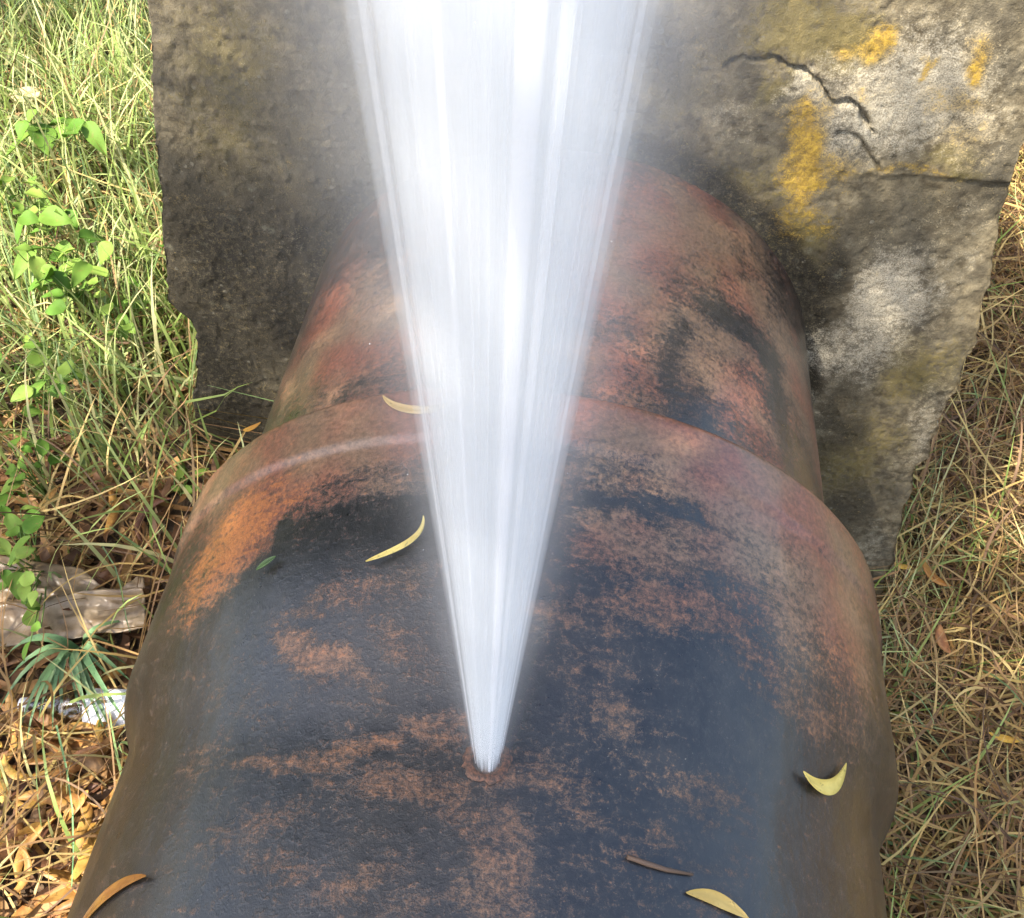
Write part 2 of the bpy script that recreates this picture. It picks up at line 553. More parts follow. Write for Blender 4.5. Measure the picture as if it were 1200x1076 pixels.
disp -= front * 0.024 * (1 - sstep(0.001, 0.0065, d1 + 0.003 * vnoise(BX * 60, BZ * 60, None, 66))) * sstep(0.18, 0.30, BX)
disp -= front * 0.010 * (1 - sstep(0.001, 0.005, d2))
# set-back below the ledge at the right
led = wl(1030, 203)[1]
setb = sstep(0.0, 0.008, led - BZ + 0.010 * (fbm(BX * 18, BZ * 0, None, 70, 3) - 0.5)) * sstep(0.46, 0.53, BX)
disp -= front * setb * (0.007 - 0.004 * sstep(0.3, -0.3, BZ))
# worn spall round where the pipe enters
rad = np.hypot(BX, BZ)
disp -= front * 0.012 * (1 - sstep(0.49, 0.56, rad + rough_n * 0.1))
# normals for displacement: outward by section
nxn = np.zeros_like(BX); nyn = np.zeros_like(BX)
nyn[:, :nxf] = -1
nxn[:, nxf:nxf + nsd - 1] = 1
nyn[:, nxf + nsd - 1:nxf + 2 * nsd - 2] = 1
nxn[:, nxf + 2 * nsd - 2:] = -1
BX2 = BX + nxn * disp
BY2 = BY + nyn * disp
# chamfered, chipped arrises
edge = np.minimum(BX - lx[:, None], rx[:, None] - BX)
chip = front * np.exp(-np.clip(edge, 0, 1) / 0.010) * (0.001 + 0.014 * np.clip(fbm(BZ * 16, BX * 3, None, 81, 4) - 0.5, 0, 1))
BY2 += chip
VB = np.stack([BX2, BY2, BZ], -1).reshape(-1, 3)
QB = grid_quads(nzr, ncol, True)
top_c = np.array([[0, Y_WALL + DEPTH / 2, Z_TOP + 0.03]])
ti = np.arange(ncol)
TB = np.stack([np.full(ncol, nzr * ncol), (nzr - 1) * ncol + ti, (nzr - 1) * ncol + (ti + 1) % ncol], 1)
block_me = mesh_np('concrete_block', np.concatenate([VB, top_c]), QB, TB)


def wblob(px, py, rxp, ryp, amp=1.0, soft=0.6, rot=0.0):
    c = wl(px, py)
    ex = abs(wl(px + rxp, py)[0] - c[0]); ez = abs(wl(px, py + ryp)[1] - c[1])
    return (c, ex, ez, amp, soft)


w1 = (fbm(BX * 14, BZ * 14, BY * 14, 90, 5) - 0.5) * 0.14
w2 = (fbm(BX * 14, BZ * 14, BY * 14, 91, 5) - 0.5) * 0.14


def wpaint(blobs):
    o = np.zeros_like(BX)
    for c, ex, ez, amp, soft in blobs:
        q = np.hypot((BX - c[0] + w1) / ex, (BZ - c[1] + w2) / ez)
        soft = min(1.0, soft * 1.6)
        o = np.maximum(o, amp * (1 - sstep(1 - soft, 1 + soft, q)))
    return o


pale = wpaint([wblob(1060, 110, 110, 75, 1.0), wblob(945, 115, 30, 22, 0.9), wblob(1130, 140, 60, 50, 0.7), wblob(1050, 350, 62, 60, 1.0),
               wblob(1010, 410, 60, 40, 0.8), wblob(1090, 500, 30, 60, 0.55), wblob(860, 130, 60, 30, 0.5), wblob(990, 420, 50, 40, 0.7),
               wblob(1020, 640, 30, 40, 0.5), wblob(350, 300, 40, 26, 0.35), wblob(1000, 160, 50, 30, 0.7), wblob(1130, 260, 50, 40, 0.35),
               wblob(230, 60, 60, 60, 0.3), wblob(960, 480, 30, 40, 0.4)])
yellow = wpaint([wblob(940, 195, 27, 66, 1.0, 0.5), wblob(950, 140, 20, 16, 0.9, 0.5), wblob(985, 185, 22, 20, 0.6), wblob(1012, 45, 26, 22, 0.9, 0.5),
                 wblob(1136, 74, 20, 28, 0.95, 0.5), wblob(1066, 90, 9, 16, 0.8, 0.5), wblob(1120, 120, 40, 14, 0.6), wblob(1130, 160, 26, 20, 0.45),
                 wblob(1060, 203, 44, 5, 0.6), wblob(1005, 110, 20, 10, 0.5), wblob(945, 250, 26, 26, 0.55)])
olive = wpaint([wblob(960, 45, 70, 45, 0.9), wblob(915, 110, 25, 20, 0.7), wblob(1110, 190, 40, 20, 0.7), wblob(930, 280, 40, 40, 0.7),
                wblob(860, 240, 60, 60, 0.55), wblob(800, 100, 60, 60, 0.45), wblob(270, 160, 60, 90, 0.5), wblob(260, 60, 80, 60, 0.55),
                wblob(1080, 440, 60, 40, 0.6), wblob(1000, 540, 60, 60, 0.55)])
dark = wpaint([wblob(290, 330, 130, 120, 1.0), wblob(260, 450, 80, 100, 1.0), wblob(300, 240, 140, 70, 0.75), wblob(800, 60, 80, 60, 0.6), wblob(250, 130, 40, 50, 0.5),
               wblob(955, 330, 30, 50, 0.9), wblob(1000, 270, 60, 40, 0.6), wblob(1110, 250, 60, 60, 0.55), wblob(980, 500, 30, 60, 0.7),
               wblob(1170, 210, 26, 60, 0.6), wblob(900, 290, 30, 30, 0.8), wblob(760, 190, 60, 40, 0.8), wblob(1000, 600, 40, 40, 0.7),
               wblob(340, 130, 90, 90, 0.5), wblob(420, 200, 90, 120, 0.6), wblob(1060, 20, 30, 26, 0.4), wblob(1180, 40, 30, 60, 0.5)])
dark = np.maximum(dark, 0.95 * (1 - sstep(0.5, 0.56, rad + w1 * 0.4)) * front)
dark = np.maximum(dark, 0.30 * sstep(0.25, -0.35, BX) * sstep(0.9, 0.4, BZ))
dark = np.maximum(dark, front * 0.5 * (1 - sstep(0.002, 0.009, d1)) * sstep(0.2, 0.3, BX))
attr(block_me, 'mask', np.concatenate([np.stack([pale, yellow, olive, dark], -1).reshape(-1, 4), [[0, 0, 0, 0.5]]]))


def concrete_material():
    m = N('weathered_concrete')
    a = m.attr('mask')
    sep = m.n('SeparateColor')
    m.l(a.outputs['Color'], sep.inputs[0])
    c = m.coord()
    fine = m.noise(120, 6, 0.75, c)
    mid = m.noise(34, 6, 0.7, c)
    big = m.noise(8, 4, 0.6, c)
    grit = m.noise(420, 3, 0.7, c)
    nz = m.math('ADD', m.math('MULTIPLY', m.math('SUBTRACT', fine, 0.5), 1.3), m.math('MULTIPLY', m.math('SUBTRACT', mid, 0.5), 1.1))

    def cov(s, lo=0.25, hi=0.7):
        return m.ramp(m.math('ADD', s, nz), lo, hi)
    base = m.mix(m.ramp(mid, 0.35, 0.65), (0.08, 0.062, 0.034), (0.22, 0.18, 0.107))
    base = m.mix(m.math('MULTIPLY', m.ramp(big, 0.4, 0.65), 0.5), base, (0.075, 0.068, 0.05))
    col = m.mix(m.math('MULTIPLY', cov(sep.outputs[2]), 0.8), base, m.mix(fine, (0.09, 0.072, 0.02), (0.19, 0.145, 0.045)))
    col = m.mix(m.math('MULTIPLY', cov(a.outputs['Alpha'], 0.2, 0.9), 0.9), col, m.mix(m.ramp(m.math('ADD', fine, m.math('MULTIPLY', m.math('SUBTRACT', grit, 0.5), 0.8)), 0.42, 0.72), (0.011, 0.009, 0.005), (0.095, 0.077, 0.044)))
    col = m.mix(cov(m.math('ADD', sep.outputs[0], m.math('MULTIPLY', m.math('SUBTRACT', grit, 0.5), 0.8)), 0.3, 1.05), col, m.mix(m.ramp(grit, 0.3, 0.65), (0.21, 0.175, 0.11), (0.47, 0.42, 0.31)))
    col = m.mix(cov(m.math('ADD', sep.outputs[1], m.math('MULTIPLY', m.math('SUBTRACT', grit, 0.5), 1.6)), 0.15, 1.05), col, m.mix(m.ramp(fine, 0.3, 0.7), (0.20, 0.118, 0.018), (0.44, 0.285, 0.04)))
    # scattered pale grains and grey-green lichen dots
    vor = m.n('TexVoronoi', feature='F1')
    vor.inputs['Scale'].default_value = 55
    m.l(c, vor.inputs['Vector'])
    dots = m.math('MULTIPLY', m.ramp(vor.outputs['Distance'], 0.26, 0.16), m.ramp(m.noise(23, 2, 0.5, c), 0.52, 0.62))
    col = m.mix(m.math('MULTIPLY', m.math('MULTIPLY', dots, m.ramp(fine, 0.4, 0.6)), 0.6), col, (0.22, 0.20, 0.145))
    v2 = m.n('TexVoronoi', feature='F1')
    v2.inputs['Scale'].default_value = 21
    m.l(c, v2.inputs['Vector'])
    lich = m.math('MULTIPLY', m.ramp(m.math('ADD', v2.outputs['Distance'], m.math('MULTIPLY', fine, 0.5)), 0.5, 0.36), m.ramp(m.noise(6, 2, 0.5, c), 0.55, 0.62))
    col = m.mix(m.math('MULTIPLY', m.math('MULTIPLY', lich, m.ramp(fine, 0.38, 0.6)), 0.4), col, (0.26, 0.25, 0.17))
    h = m.math('ADD', m.math('MULTIPLY', fine, 0.7), m.math('MULTIPLY', grit, 0.3))
    m.principled(col, m.math('MULTIPLY_ADD', fine, -0.2, 0.92), m.bump(h, 0.9, 0.006), **{'Specular IOR Level': 0.3})
    return m.m


MAT_CONC = concrete_material()
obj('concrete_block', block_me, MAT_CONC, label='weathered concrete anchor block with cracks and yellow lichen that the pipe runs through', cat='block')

# ================================================================== GROUND
gx = np.concatenate([-np.geomspace(3.2, 90, 16)[::-1], np.linspace(-3.1, 3.1, 190), np.geomspace(3.2, 90, 16)])
gy = np.concatenate([-np.geomspace(0.8, 90, 16)[::-1], np.linspace(-0.75, 5.2, 190), np.geomspace(5.3, 90, 16)])


def ground_z(x, y):
    h = (fbm(np.asarray(x) * 1.6 + 7, np.asarray(y) * 1.6, None, 100, 3) - 0.5) * 0.10 + (fbm(np.asarray(x) * 9, np.asarray(y) * 9, None, 101, 3) - 0.5) * 0.03
    fall = 0.44 * sstep(-0.5, 0.75, np.asarray(x))          # the bank drops away on the right of the pipe
    return Z_GROUND - fall + h


GX, GY = np.meshgrid(gx, gy, indexing='xy')
ground_me = mesh_np('ground', np.stack([GX, GY, ground_z(GX, GY)], -1).reshape(-1, 3), grid_quads(len(gy), len(gx)))
mg = N('soil_with_litter')
cg = mg.coord()
g1 = mg.noise(30, 6, 0.7, cg)
g2 = mg.noise(120, 5, 0.7, cg)
gc = mg.mix(mg.ramp(g1, 0.35, 0.65), (0.055, 0.036, 0.02), (0.12, 0.078, 0.042))
gc = mg.mix(mg.ramp(g2, 0.5, 0.75), gc, (0.19, 0.12, 0.06))
mg.principled(gc, 0.95, mg.bump(g2, 0.8, 0.02))
obj('ground', ground_me, mg.m, kind='structure')

# ================================================================== GRASS, STRAW, LITTER


def keep_clear(P):
    """push points out of the pipe and the block (roots stay put in the open)"""
    x, y, z = P[..., 0], P[..., 1], P[..., 2]
    Rl = np.where(y < 0.42, R_BODY, np.where(y < 0.81, R_BELL, R_SPIGOT)) + 0.012
    r = np.hypot(x, z)
    inside = (r < Rl)
    k = np.where(inside, Rl / np.maximum(r, 1e-6), 1.0)
    P[..., 0] = x * k
    P[..., 2] = z * k
    x, y, z = P[..., 0], P[..., 1], P[..., 2]
    l = np.interp(z, zL, xL) - 0.015
    rr = np.interp(z, zR, xR) + 0.015
    inb = (y > Y_WALL - 0.02) & (y < Y_WALL + DEPTH + 0.02) & (x > l) & (x < rr)
    P[..., 0] = np.where(inb, np.where(x < 0, l, rr), x)
    return P


def blades(name, root, az, lean, bend, turn, length, width, colr, mat, seg=5, label=None, cat=None, flat=None):
    n = len(root)
    t = np.linspace(0, 1, seg + 1)
    phi = lean[:, None] + bend[:, None] * t[None, :]
    a = az[:, None] + turn[:, None] * t[None, :]
    step = np.stack([np.sin(phi) * np.cos(a), np.sin(phi) * np.sin(a), np.cos(phi)], -1) * (length / seg)[:, None, None]
    P = np.concatenate([root[:, None, :], root[:, None, :] + np.cumsum(step[:, :-1], 1)], 1)
    gz = ground_z(P[..., 0], P[..., 1]) + 0.004
    P[..., 2] = np.maximum(P[..., 2], gz)
    P = keep_clear(P)
    roll = RNG.uniform(-0.9, 0.9, n) if flat is None else flat
    side = np.stack([-np.sin(a) * np.cos(roll)[:, None], np.cos(a) * np.cos(roll)[:, None], np.sin(roll)[:, None] + 0 * a], -1)
    w = (width[:, None] * np.where(t < 0.15, 0.75, 1.0) * (1 - t ** 2.2) ** 0.8 + 0.0002)[..., None] * 0.5
    L, Rr = P - side * w, P + side * w
    V = np.stack([L, Rr], 2).reshape(n, -1, 3)
    q = grid_quads(seg + 1, 2)
    Q = (q[None] + (np.arange(n) * (seg + 1) * 2)[:, None, None]).reshape(-1, 4)
    me = mesh_np(name, V.reshape(-1, 3), Q)
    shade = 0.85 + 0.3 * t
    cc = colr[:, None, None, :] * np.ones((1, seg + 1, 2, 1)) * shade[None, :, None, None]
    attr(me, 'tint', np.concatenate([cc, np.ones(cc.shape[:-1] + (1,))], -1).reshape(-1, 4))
    return obj(name, me, mat, label=label, cat=cat, kind='stuff')


def tint_col(m):
    return m.attr('tint').outputs['Color']


MAT_BLADE = leafy('grass_blade', tint_col, 0.5, 0.4, 0.35)
MAT_STRAW = leafy('dry_straw', tint_col, 0.6, 0.25, 0.3)


def pick(cols, n, jitter=0.25):
    cols = np.array(cols)
    c = cols[RNG.integers(0, len(cols), n)]
    return c * (1 + RNG.uniform(-jitter, jitter, (n, 1)))


def scatter(n, x0, x1, y0, y1, dens=None):
    out = []
    got = 0
    while got < n:
        x = RNG.uniform(x0, x1, n); y = RNG.uniform(y0, y1, n)
        ok = np.abs(x) > np.where(y < Y_WALL, 0.44, 0.80)
        ok |= (y > Y_WALL + DEPTH + 0.05) & (np.abs(x) > 0.45)
        if dens is not None:
            ok &= RNG.uniform(0, 1, n) < dens(x, y)
        out.append(np.stack([x[ok], y[ok]], 1)); got += ok.sum()
    p = np.concatenate(out)[:n]
    return np.concatenate([p, ground_z(p[:, 0], p[:, 1])[:, None]], 1)


U = RNG.uniform
GREENS = [(0.22, 0.30, 0.07), (0.30, 0.38, 0.11), (0.34, 0.40, 0.14), (0.42, 0.44, 0.19), (0.20, 0.29, 0.11), (0.46, 0.43, 0.20)]
STRAWS = [(0.38, 0.26, 0.09), (0.44, 0.32, 0.12), (0.31, 0.20, 0.075), (0.25, 0.145, 0.05), (0.36, 0.27, 0.09)]
BROWNS = [(0.19, 0.11, 0.05), (0.26, 0.15, 0.065), (0.14, 0.08, 0.04), (0.31, 0.20, 0.09)]

# left: long green grass, thick towards the back, thin near the litter
n = 21000
r = scatter(n, -3.2, -0.45, 0.0, 4.8, lambda x, y: 0.06 + 0.94 * sstep(1.15, 1.9, y - 0.10 * x + 0.5 * (fbm(x * 3, y * 3, None, 5, 3) - 0.5)))
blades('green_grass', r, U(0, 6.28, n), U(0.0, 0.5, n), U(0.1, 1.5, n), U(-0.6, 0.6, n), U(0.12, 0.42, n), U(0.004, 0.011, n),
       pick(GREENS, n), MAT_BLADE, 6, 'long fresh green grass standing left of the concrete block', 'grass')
n = 7500
r = scatter(n, -3.2, -0.45, -0.1, 4.8)
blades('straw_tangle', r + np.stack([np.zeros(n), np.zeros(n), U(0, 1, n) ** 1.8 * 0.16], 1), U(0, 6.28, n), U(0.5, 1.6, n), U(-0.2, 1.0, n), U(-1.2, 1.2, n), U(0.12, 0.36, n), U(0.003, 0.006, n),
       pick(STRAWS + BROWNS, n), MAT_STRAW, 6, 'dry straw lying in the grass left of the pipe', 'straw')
# right: tangled hay
n = 21000
r = scatter(n, 0.42, 2.6, 0.15, 4.4)
lift = U(0, 1, n) ** 1.6 * 0.14 * (0.4 + 0.6 * sstep(0.0, 0.25, np.hypot(np.maximum(r[:, 0] - 0.85, 0), np.maximum(Y_WALL - 0.1 - r[:, 1], 0))))
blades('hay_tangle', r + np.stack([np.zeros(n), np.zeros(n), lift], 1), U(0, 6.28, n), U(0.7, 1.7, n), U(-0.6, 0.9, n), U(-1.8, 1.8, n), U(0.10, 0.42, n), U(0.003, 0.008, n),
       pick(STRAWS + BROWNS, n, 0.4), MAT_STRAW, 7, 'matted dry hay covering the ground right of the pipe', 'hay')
n = 2800
r = scatter(n, 0.45, 2.6, 0.2, 4.4, lambda x, y: 0.15 + 0.85 * sstep(0.5, 0.62, fbm(x * 2.5, y * 2.5, None, 15, 3)))
blades('sparse_green_grass', r, U(0, 6.28, n), U(0.1, 0.8, n), U(0.2, 1.4, n), U(-0.6, 0.6, n), U(0.14, 0.38, n), U(0.004, 0.009, n),
       pick(GREENS, n), MAT_BLADE, 6, 'sparse green blades growing through the hay right of the pipe', 'grass')


# ---------------- leaves
def crescent(name, L, W, arc, curl, twist=0.2, n=12, cup=0.15, seed=0):
    """sickle-shaped leaf, flat in XY, centred, two rows of faces with a sunk midrib, closed underside"""
    rng = random.Random(seed)
    t = np.linspace(0, 1, n + 1)
    ang = arc * (t - 0.5)
    dx = np.cos(ang); dy = np.sin(ang)
    x = np.concatenate([[0], np.cumsum((dx[1:] + dx[:-1]) / 2)]) * L / n
    y = np.concatenate([[0], np.cumsum((dy[1:] + dy[:-1]) / 2)]) * L / n
    x -= x.mean(); y -= y[n // 2]
    z = curl * L * (2 * np.abs(t - 0.5)) ** 2
    w = W * 0.5 * np.clip(np.sin(np.pi * t ** 0.9), 0, 1) ** 0.75 + 0.0004
    rows = []
    for k in range(n + 1):
        nx_, ny_ = -math.sin(ang[k]), math.cos(ang[k])
        tw = twist * (t[k] - 0.5) * 2
        for s in (-1, 0, 1):
            rows.append((x[k] + nx_ * w[k] * s, y[k] + ny_ * w[k] * s, z[k] + abs(s) * cup * w[k] + s * w[k] * tw))
    top = np.array(rows)
    q = grid_quads(n + 1, 3)
    m_ = len(top)
    bot = top - np.array([0, 0, 0.0006])
    V = np.concatenate([top, bot])
    Q = np.concatenate([q, q[:, ::-1] + m_])
    rim = []
    for k in range(n):
        for c, f in ((0, False), (2, True)):
            a, b = k * 3 + c, (k + 1) * 3 + c
            rim.append([a, b, b + m_, a + m_] if not f else [b, a, a + m_, b + m_])
    return mesh_np(name, V, np.concatenate([Q, np.array(rim)]))


def place(o, p, normal=(0, 0, 1), along=None, spin=0.0):
    """put an object's XY plane on a surface with its X axis along a direction"""
    nn = np.asarray(normal, float); nn = nn / np.linalg.norm(nn)
    a = np.array([math.cos(spin), math.sin(spin), 0.0]) if along is None else np.asarray(along, float)
    a = a - nn * (a @ nn); a /= np.linalg.norm(a)
    b = np.cross(nn, a)
    o.matrix_world = Matrix(((a[0], b[0], nn[0], p[0]), (a[1], b[1], nn[1], p[1]), (a[2], b[2], nn[2], p[2]), (0, 0, 0, 1)))


MAT_DRY = leafy('dry_leaf_tan', vary((0.56, 0.31, 0.085), (0.33, 0.15, 0.04), 40), 0.5, 0.2, 0.4)
MAT_BRN = leafy('dry_leaf_brown', vary((0.24, 0.115, 0.05), (0.12, 0.055, 0.025), 40), 0.55, 0.15, 0.35)
MAT_YEL = leafy('fallen_leaf_yellow', vary((0.62, 0.45, 0.14), (0.50, 0.34, 0.09), 30), 0.45, 0.2, 0.4)
MAT_ORG = leafy('fallen_leaf_orange', vary((0.55, 0.30, 0.04), (0.42, 0.20, 0.03), 30), 0.45, 0.2, 0.4)
MAT_GRN = leafy('small_leaf_green', vary((0.10, 0.20, 0.05), (0.07, 0.14, 0.04), 30), 0.45, 0.25, 0.4)

shapes_tan = [crescent('dry_leaf', L, W, a, c, tw, 10, 0.35, i) for i, (L, W, a, c, tw) in enumerate(
    [(0.12, 0.018, 1.2, 0.08, 0.5), (0.10, 0.014, 1.9, 0.14, -0.6), (0.14, 0.02, 0.8, 0.05, 0.3), (0.09, 0.016, 1.5, 0.2, 0.8), (0.11, 0.012, 2.4, 0.1, -0.4)])]
shapes_brn = [me.copy() for me in shapes_tan]

# matted under-layer of the leaf litter (left), one mass
J = Joiner()
n = 2600
r = scatter(n, -2.2, -0.45, -0.1, 2.3, lambda x, y: 0.15 + 0.85 * sstep(1.9, 1.0, y))
r2 = scatter(700, 0.45, 2.2, 0.2, 3.5)
cols = []
for p in np.concatenate([r, r2]):
    me = random.choice(shapes_tan)
    v = np.empty(len(me.vertices) * 3); me.vertices.foreach_get('co', v); v = v.reshape(-1, 3)[:33]
    e = Matrix.Rotation(random.uniform(0, 6.28), 3, 'Z') @ Matrix.Rotation(random.gauss(0, 0.4), 3, 'X') @ Matrix.Rotation(random.gauss(0, 0.3), 3, 'Y')
    v = v @ np.array(e).T * random.uniform(0.7, 1.3) + p + np.array([0, 0, random.uniform(0.0, 0.03)])
    J.add(keep_clear(v), grid_quads(11, 3))
    b = random.choice([(0.30, 0.16, 0.06), (0.20, 0.10, 0.045), (0.13, 0.07, 0.035), (0.38, 0.22, 0.08), (0.25, 0.13, 0.06)])
    cols.append(np.tile([*b, 1.0], (33, 1)))
lm = J.mesh('leaf_litter')
attr(lm, 'tint', np.concatenate(cols))
obj('leaf_litter', lm, MAT_STRAW, label='matted brown leaf litter on the soil beside the pipe', cat='leaf litter', kind='stuff')

# single leaves on top of the litter, bottom left
spots = []
rr_ = random.Random(3)
while len(spots) < 130:
    px, py = rr_.uniform(-30, 200), rr_.uniform(560, 1100)
    if rr_.random() > (0.3 + 0.7 * sstep(780, 880, py)):
        continue
    p = on_level(px, py, Z_GROUND + 0.03)
    if p[0] < -0.56:
        spots.append((p, py))
for i, (p, py) in enumerate(spots):
    tan = rr_.random() < (0.8 if py > 800 else 0.35)
    me = rr_.choice(shapes_tan if tan else shapes_brn)
    z = ground_z(p[0], p[1]) + rr_.uniform(0.02, 0.055)
    o = obj('dry_leaf', me, MAT_DRY if tan else MAT_BRN,
            label='curled tan dry leaf lying on the litter left of the pipe' if tan else 'curled dark brown dry leaf lying on the litter left of the pipe',
            cat='leaf', group='tan dry leaves left of the pipe' if tan else 'brown dry leaves left of the pipe')
    s = rr_.uniform(0.95, 1.6)
    o.matrix_world = Matrix.Translation((p[0], p[1], z)) @ Matrix.Rotation(rr_.uniform(0, 6.28), 4, 'Z') @ Matrix.Rotation(rr_.gauss(0, 0.35), 4, 'X') @ Matrix.Rotation(rr_.gauss(0, 0.25), 4, 'Y') @ Matrix.Scale(s, 4)


# leaves stuck on the wet pipe: sickle outline followed along a bent mid line that hugs the curve of the pipe
def pipe_leaf(name, pts, wpx, R, mat, label, lift=0.3, cat='leaf', taper=0.75, stem=0.0):
    K = np.array([pipe_sy(x, y, R) for x, y in pts])
    tk = np.linspace(0, 1, len(K))
    n = 18
    t = np.linspace(0, 1, n + 1)
    cf = [np.polyfit(tk, K[:, i], min(3, len(K) - 1)) for i in (0, 1)]
    C = np.stack([np.polyval(cf[0], t), np.polyval(cf[1], t)], 1)
    T = np.gradient(C, axis=0); T /= np.linalg.norm(T, axis=1)[:, None]
    Nn = np.stack([-T[:, 1], T[:, 0]], 1)
    mid = on_pipe(pts[len(pts) // 2][0], pts[len(pts) // 2][1], R)
    W = wpx / PF * np.linalg.norm(mid - CAM)
    Lm = np.linalg.norm(C[-1] - C[0])
    w = W * 0.5 * np.sin(np.pi * np.clip(t, 0, 1)) ** taper + 0.0005
    V = []
    for layer in (0, 1):
        for k in range(n + 1):
            up = 0.0022 + lift * Lm * (abs(t[k] - 0.45) * 2) ** 2.5 * (1 if t[k] > 0.45 else 0.5) - layer * 0.0008
            for s in (-1, 0, 1):
                s_, y_ = C[k] + Nn[k] * w[k] * s
                rr2 = R + up + abs(s) * w[k] * 0.25 - (0.0 if layer == 0 else 0.0)
                a = s_ / R
                V.append((rr2 * math.sin(a), y_, rr2 * math.cos(a)))
    V = np.array(V)
    m_ = (n + 1) * 3
    q = grid_quads(n + 1, 3)
    rim = [[k * 3, (k + 1) * 3, (k + 1) * 3 + m_, k * 3 + m_] for k in range(n)] + [[k * 3 + 2, (k + 1) * 3 + 2, (k + 1) * 3 + 2 + m_, k * 3 + 2 + m_] for k in range(n)]
    o = V.mean(0)
    ob = obj(name, mesh_np(name, V - o, np.concatenate([q, q[:, ::-1] + m_, np.array(rim)])), mat, label=label, cat=cat)
    ob.location = o
    return ob


pipe_leaf('fallen_leaf', [(450, 466), (466, 478), (492, 483), (515, 480), (532, 471)], 11, R_BELL, MAT_YEL, 'yellow sickle leaf on the rim of the bell joint, half behind the spray', 0.05)
pipe_leaf('fallen_leaf', [(430, 660), (458, 648), (486, 632), (498, 609)], 7, R_BELL, MAT_YEL, 'thin bent yellow leaf on the pipe just left of the jet', 0.05)
pipe_leaf('fallen_leaf', [(302, 669), (313, 661), (325, 654)], 8, R_BELL, MAT_GRN, 'tiny green leaf stuck on the left flank of the bell', 0.03)
pipe_leaf('fallen_leaf', [(287, 505), (297, 503), (308, 497)], 7, R_BELL, MAT_ORG, 'tiny orange leaf caught at the left end of the joint rim', 0.03)
pipe_leaf('fallen_leaf', [(938, 905), (958, 922), (975, 920), (983, 896)], 15, R_BODY + 0.01, MAT_YEL, 'broad pale yellow crescent leaf on the right flank of the pipe', 0.06)
pipe_leaf('fallen_leaf', [(802, 1047), (828, 1051), (850, 1061), (872, 1078)], 14, R_BODY, MAT_YEL, 'pale cream curved leaf at the bottom edge right of the jet', 0.05)
pipe_leaf('fallen_leaf', [(88, 1102), (112, 1066), (142, 1040), (178, 1029)], 13, R_BODY, MAT_ORG, 'orange curved leaf on the pipe in the bottom left corner', 0.03)
mt = N('twig_bark')
mt.principled((0.10, 0.06, 0.035), 0.7)
tw = [on_pipe(x, y, R_BODY + 0.003) for x, y in [(735, 1004), (758, 1012), (780, 1019), (812, 1025)]]
o0 = tw[1]
v, q, t3 = tube([p - o0 for p in tw], [0.0022, 0.0026, 0.0022, 0.0012], 6)
ob = obj('twig', mesh_np('twig', v, q, t3), mt.m, label='thin brown twig lying on the pipe below the jet', cat='twig')
ob.location = o0

# yellow leaves in the hay at the right
for i, (a, b, w_, arc, lab) in enumerate([
        ((1074, 661), (1110, 690), 9, 1.4, 'curved yellow leaf in the hay beside the foot of the block'),
        ((1045, 662), (1068, 666), 6, 0.5, 'small yellow leaf in the hay touching the foot of the block'),
        ((1158, 862), (1197, 870), 7, 0.6, 'thin yellow leaf in the hay at the right edge halfway down'),
        ((1194, 1040), (1206, 1080), 14, 0.7, 'yellow leaf cut by the lower right corner of the picture'),
        ((1095, 735), (1110, 765), 12, 1.2, 'curled tan leaf in the hay right of the bell joint')]):
    A, B = on_level(*a, Z_RIGHT + 0.12), on_level(*b, Z_RIGHT + 0.12)
    L = np.linalg.norm(B - A)
    me = crescent('fallen_leaf', L * 1.1, w_ * 0.0022, arc, 0.05, 0.3, 12, 0.3, i)
    o = obj('fallen_leaf', me, MAT_ORG if i < 3 else MAT_YEL if i == 3 else MAT_DRY, label=lab, cat='leaf')
    place(o, (A + B) / 2, (0.05, -0.25, 0.95), B - A)
me = crescent('fallen_leaf', 0.11, 0.05, 0.3, 0.1, 0.2, 12, 0.3, 9)
o = obj('fallen_leaf', me, leafy('bleached_leaf', vary((0.62, 0.50, 0.30), (0.5, 0.38, 0.2), 30), 0.6, 0.2), label='large bleached beige leaf in the grass at the upper left', cat='leaf')
place(o, on_level(32, 112, Z_GROUND + 0.16), (0.1, -0.5, 0.8), (1, 0.4, 0))


# ---------------- broad-leaved weeds
def ovate(name, L, W, fold=0.25, droop=0.25, seed=0):
    n = 9
    t = np.linspace(0, 1, n + 1)
    w = W * 0.5 * (np.sin(np.pi * t ** 0.72)) ** 0.85 + 0.0004
    V = []
    rng = random.Random(seed)
    for layer in (0, 1):
        for k in range(n + 1):
            for s in (-1, -0.5, 0, 0.5, 1):
                wave = 0.05 * W * math.sin(7 * t[k] + s * 2 + seed)
                V.append((t[k] * L, s * w[k], abs(s) * w[k] * fold - droop * L * t[k] ** 2 + wave - layer * 0.0006))
    q = grid_quads(n + 1, 5)
    m_ = (n + 1) * 5
    return mesh_np(name, np.array(V), np.concatenate([q, q[:, ::-1] + m_]))


def weed_col(m):
    oi = m.n('ObjectInfo').outputs['Random']
    nz = m.noise(30, 3, 0.6, m.coord())
    a = m.mix(nz, (0.06, 0.16, 0.02), (0.16, 0.30, 0.04))
    a = m.mix(m.math('MULTIPLY', m.math('POWER', oi, 1.5), 0.8), a, (0.30, 0.40, 0.08))
    sp = m.ramp(m.noise(160, 3, 0.6, m.coord()), 0.63, 0.7)
    return m.mix(m.math('MULTIPLY', sp, 0.6), a, (0.25, 0.19, 0.06))


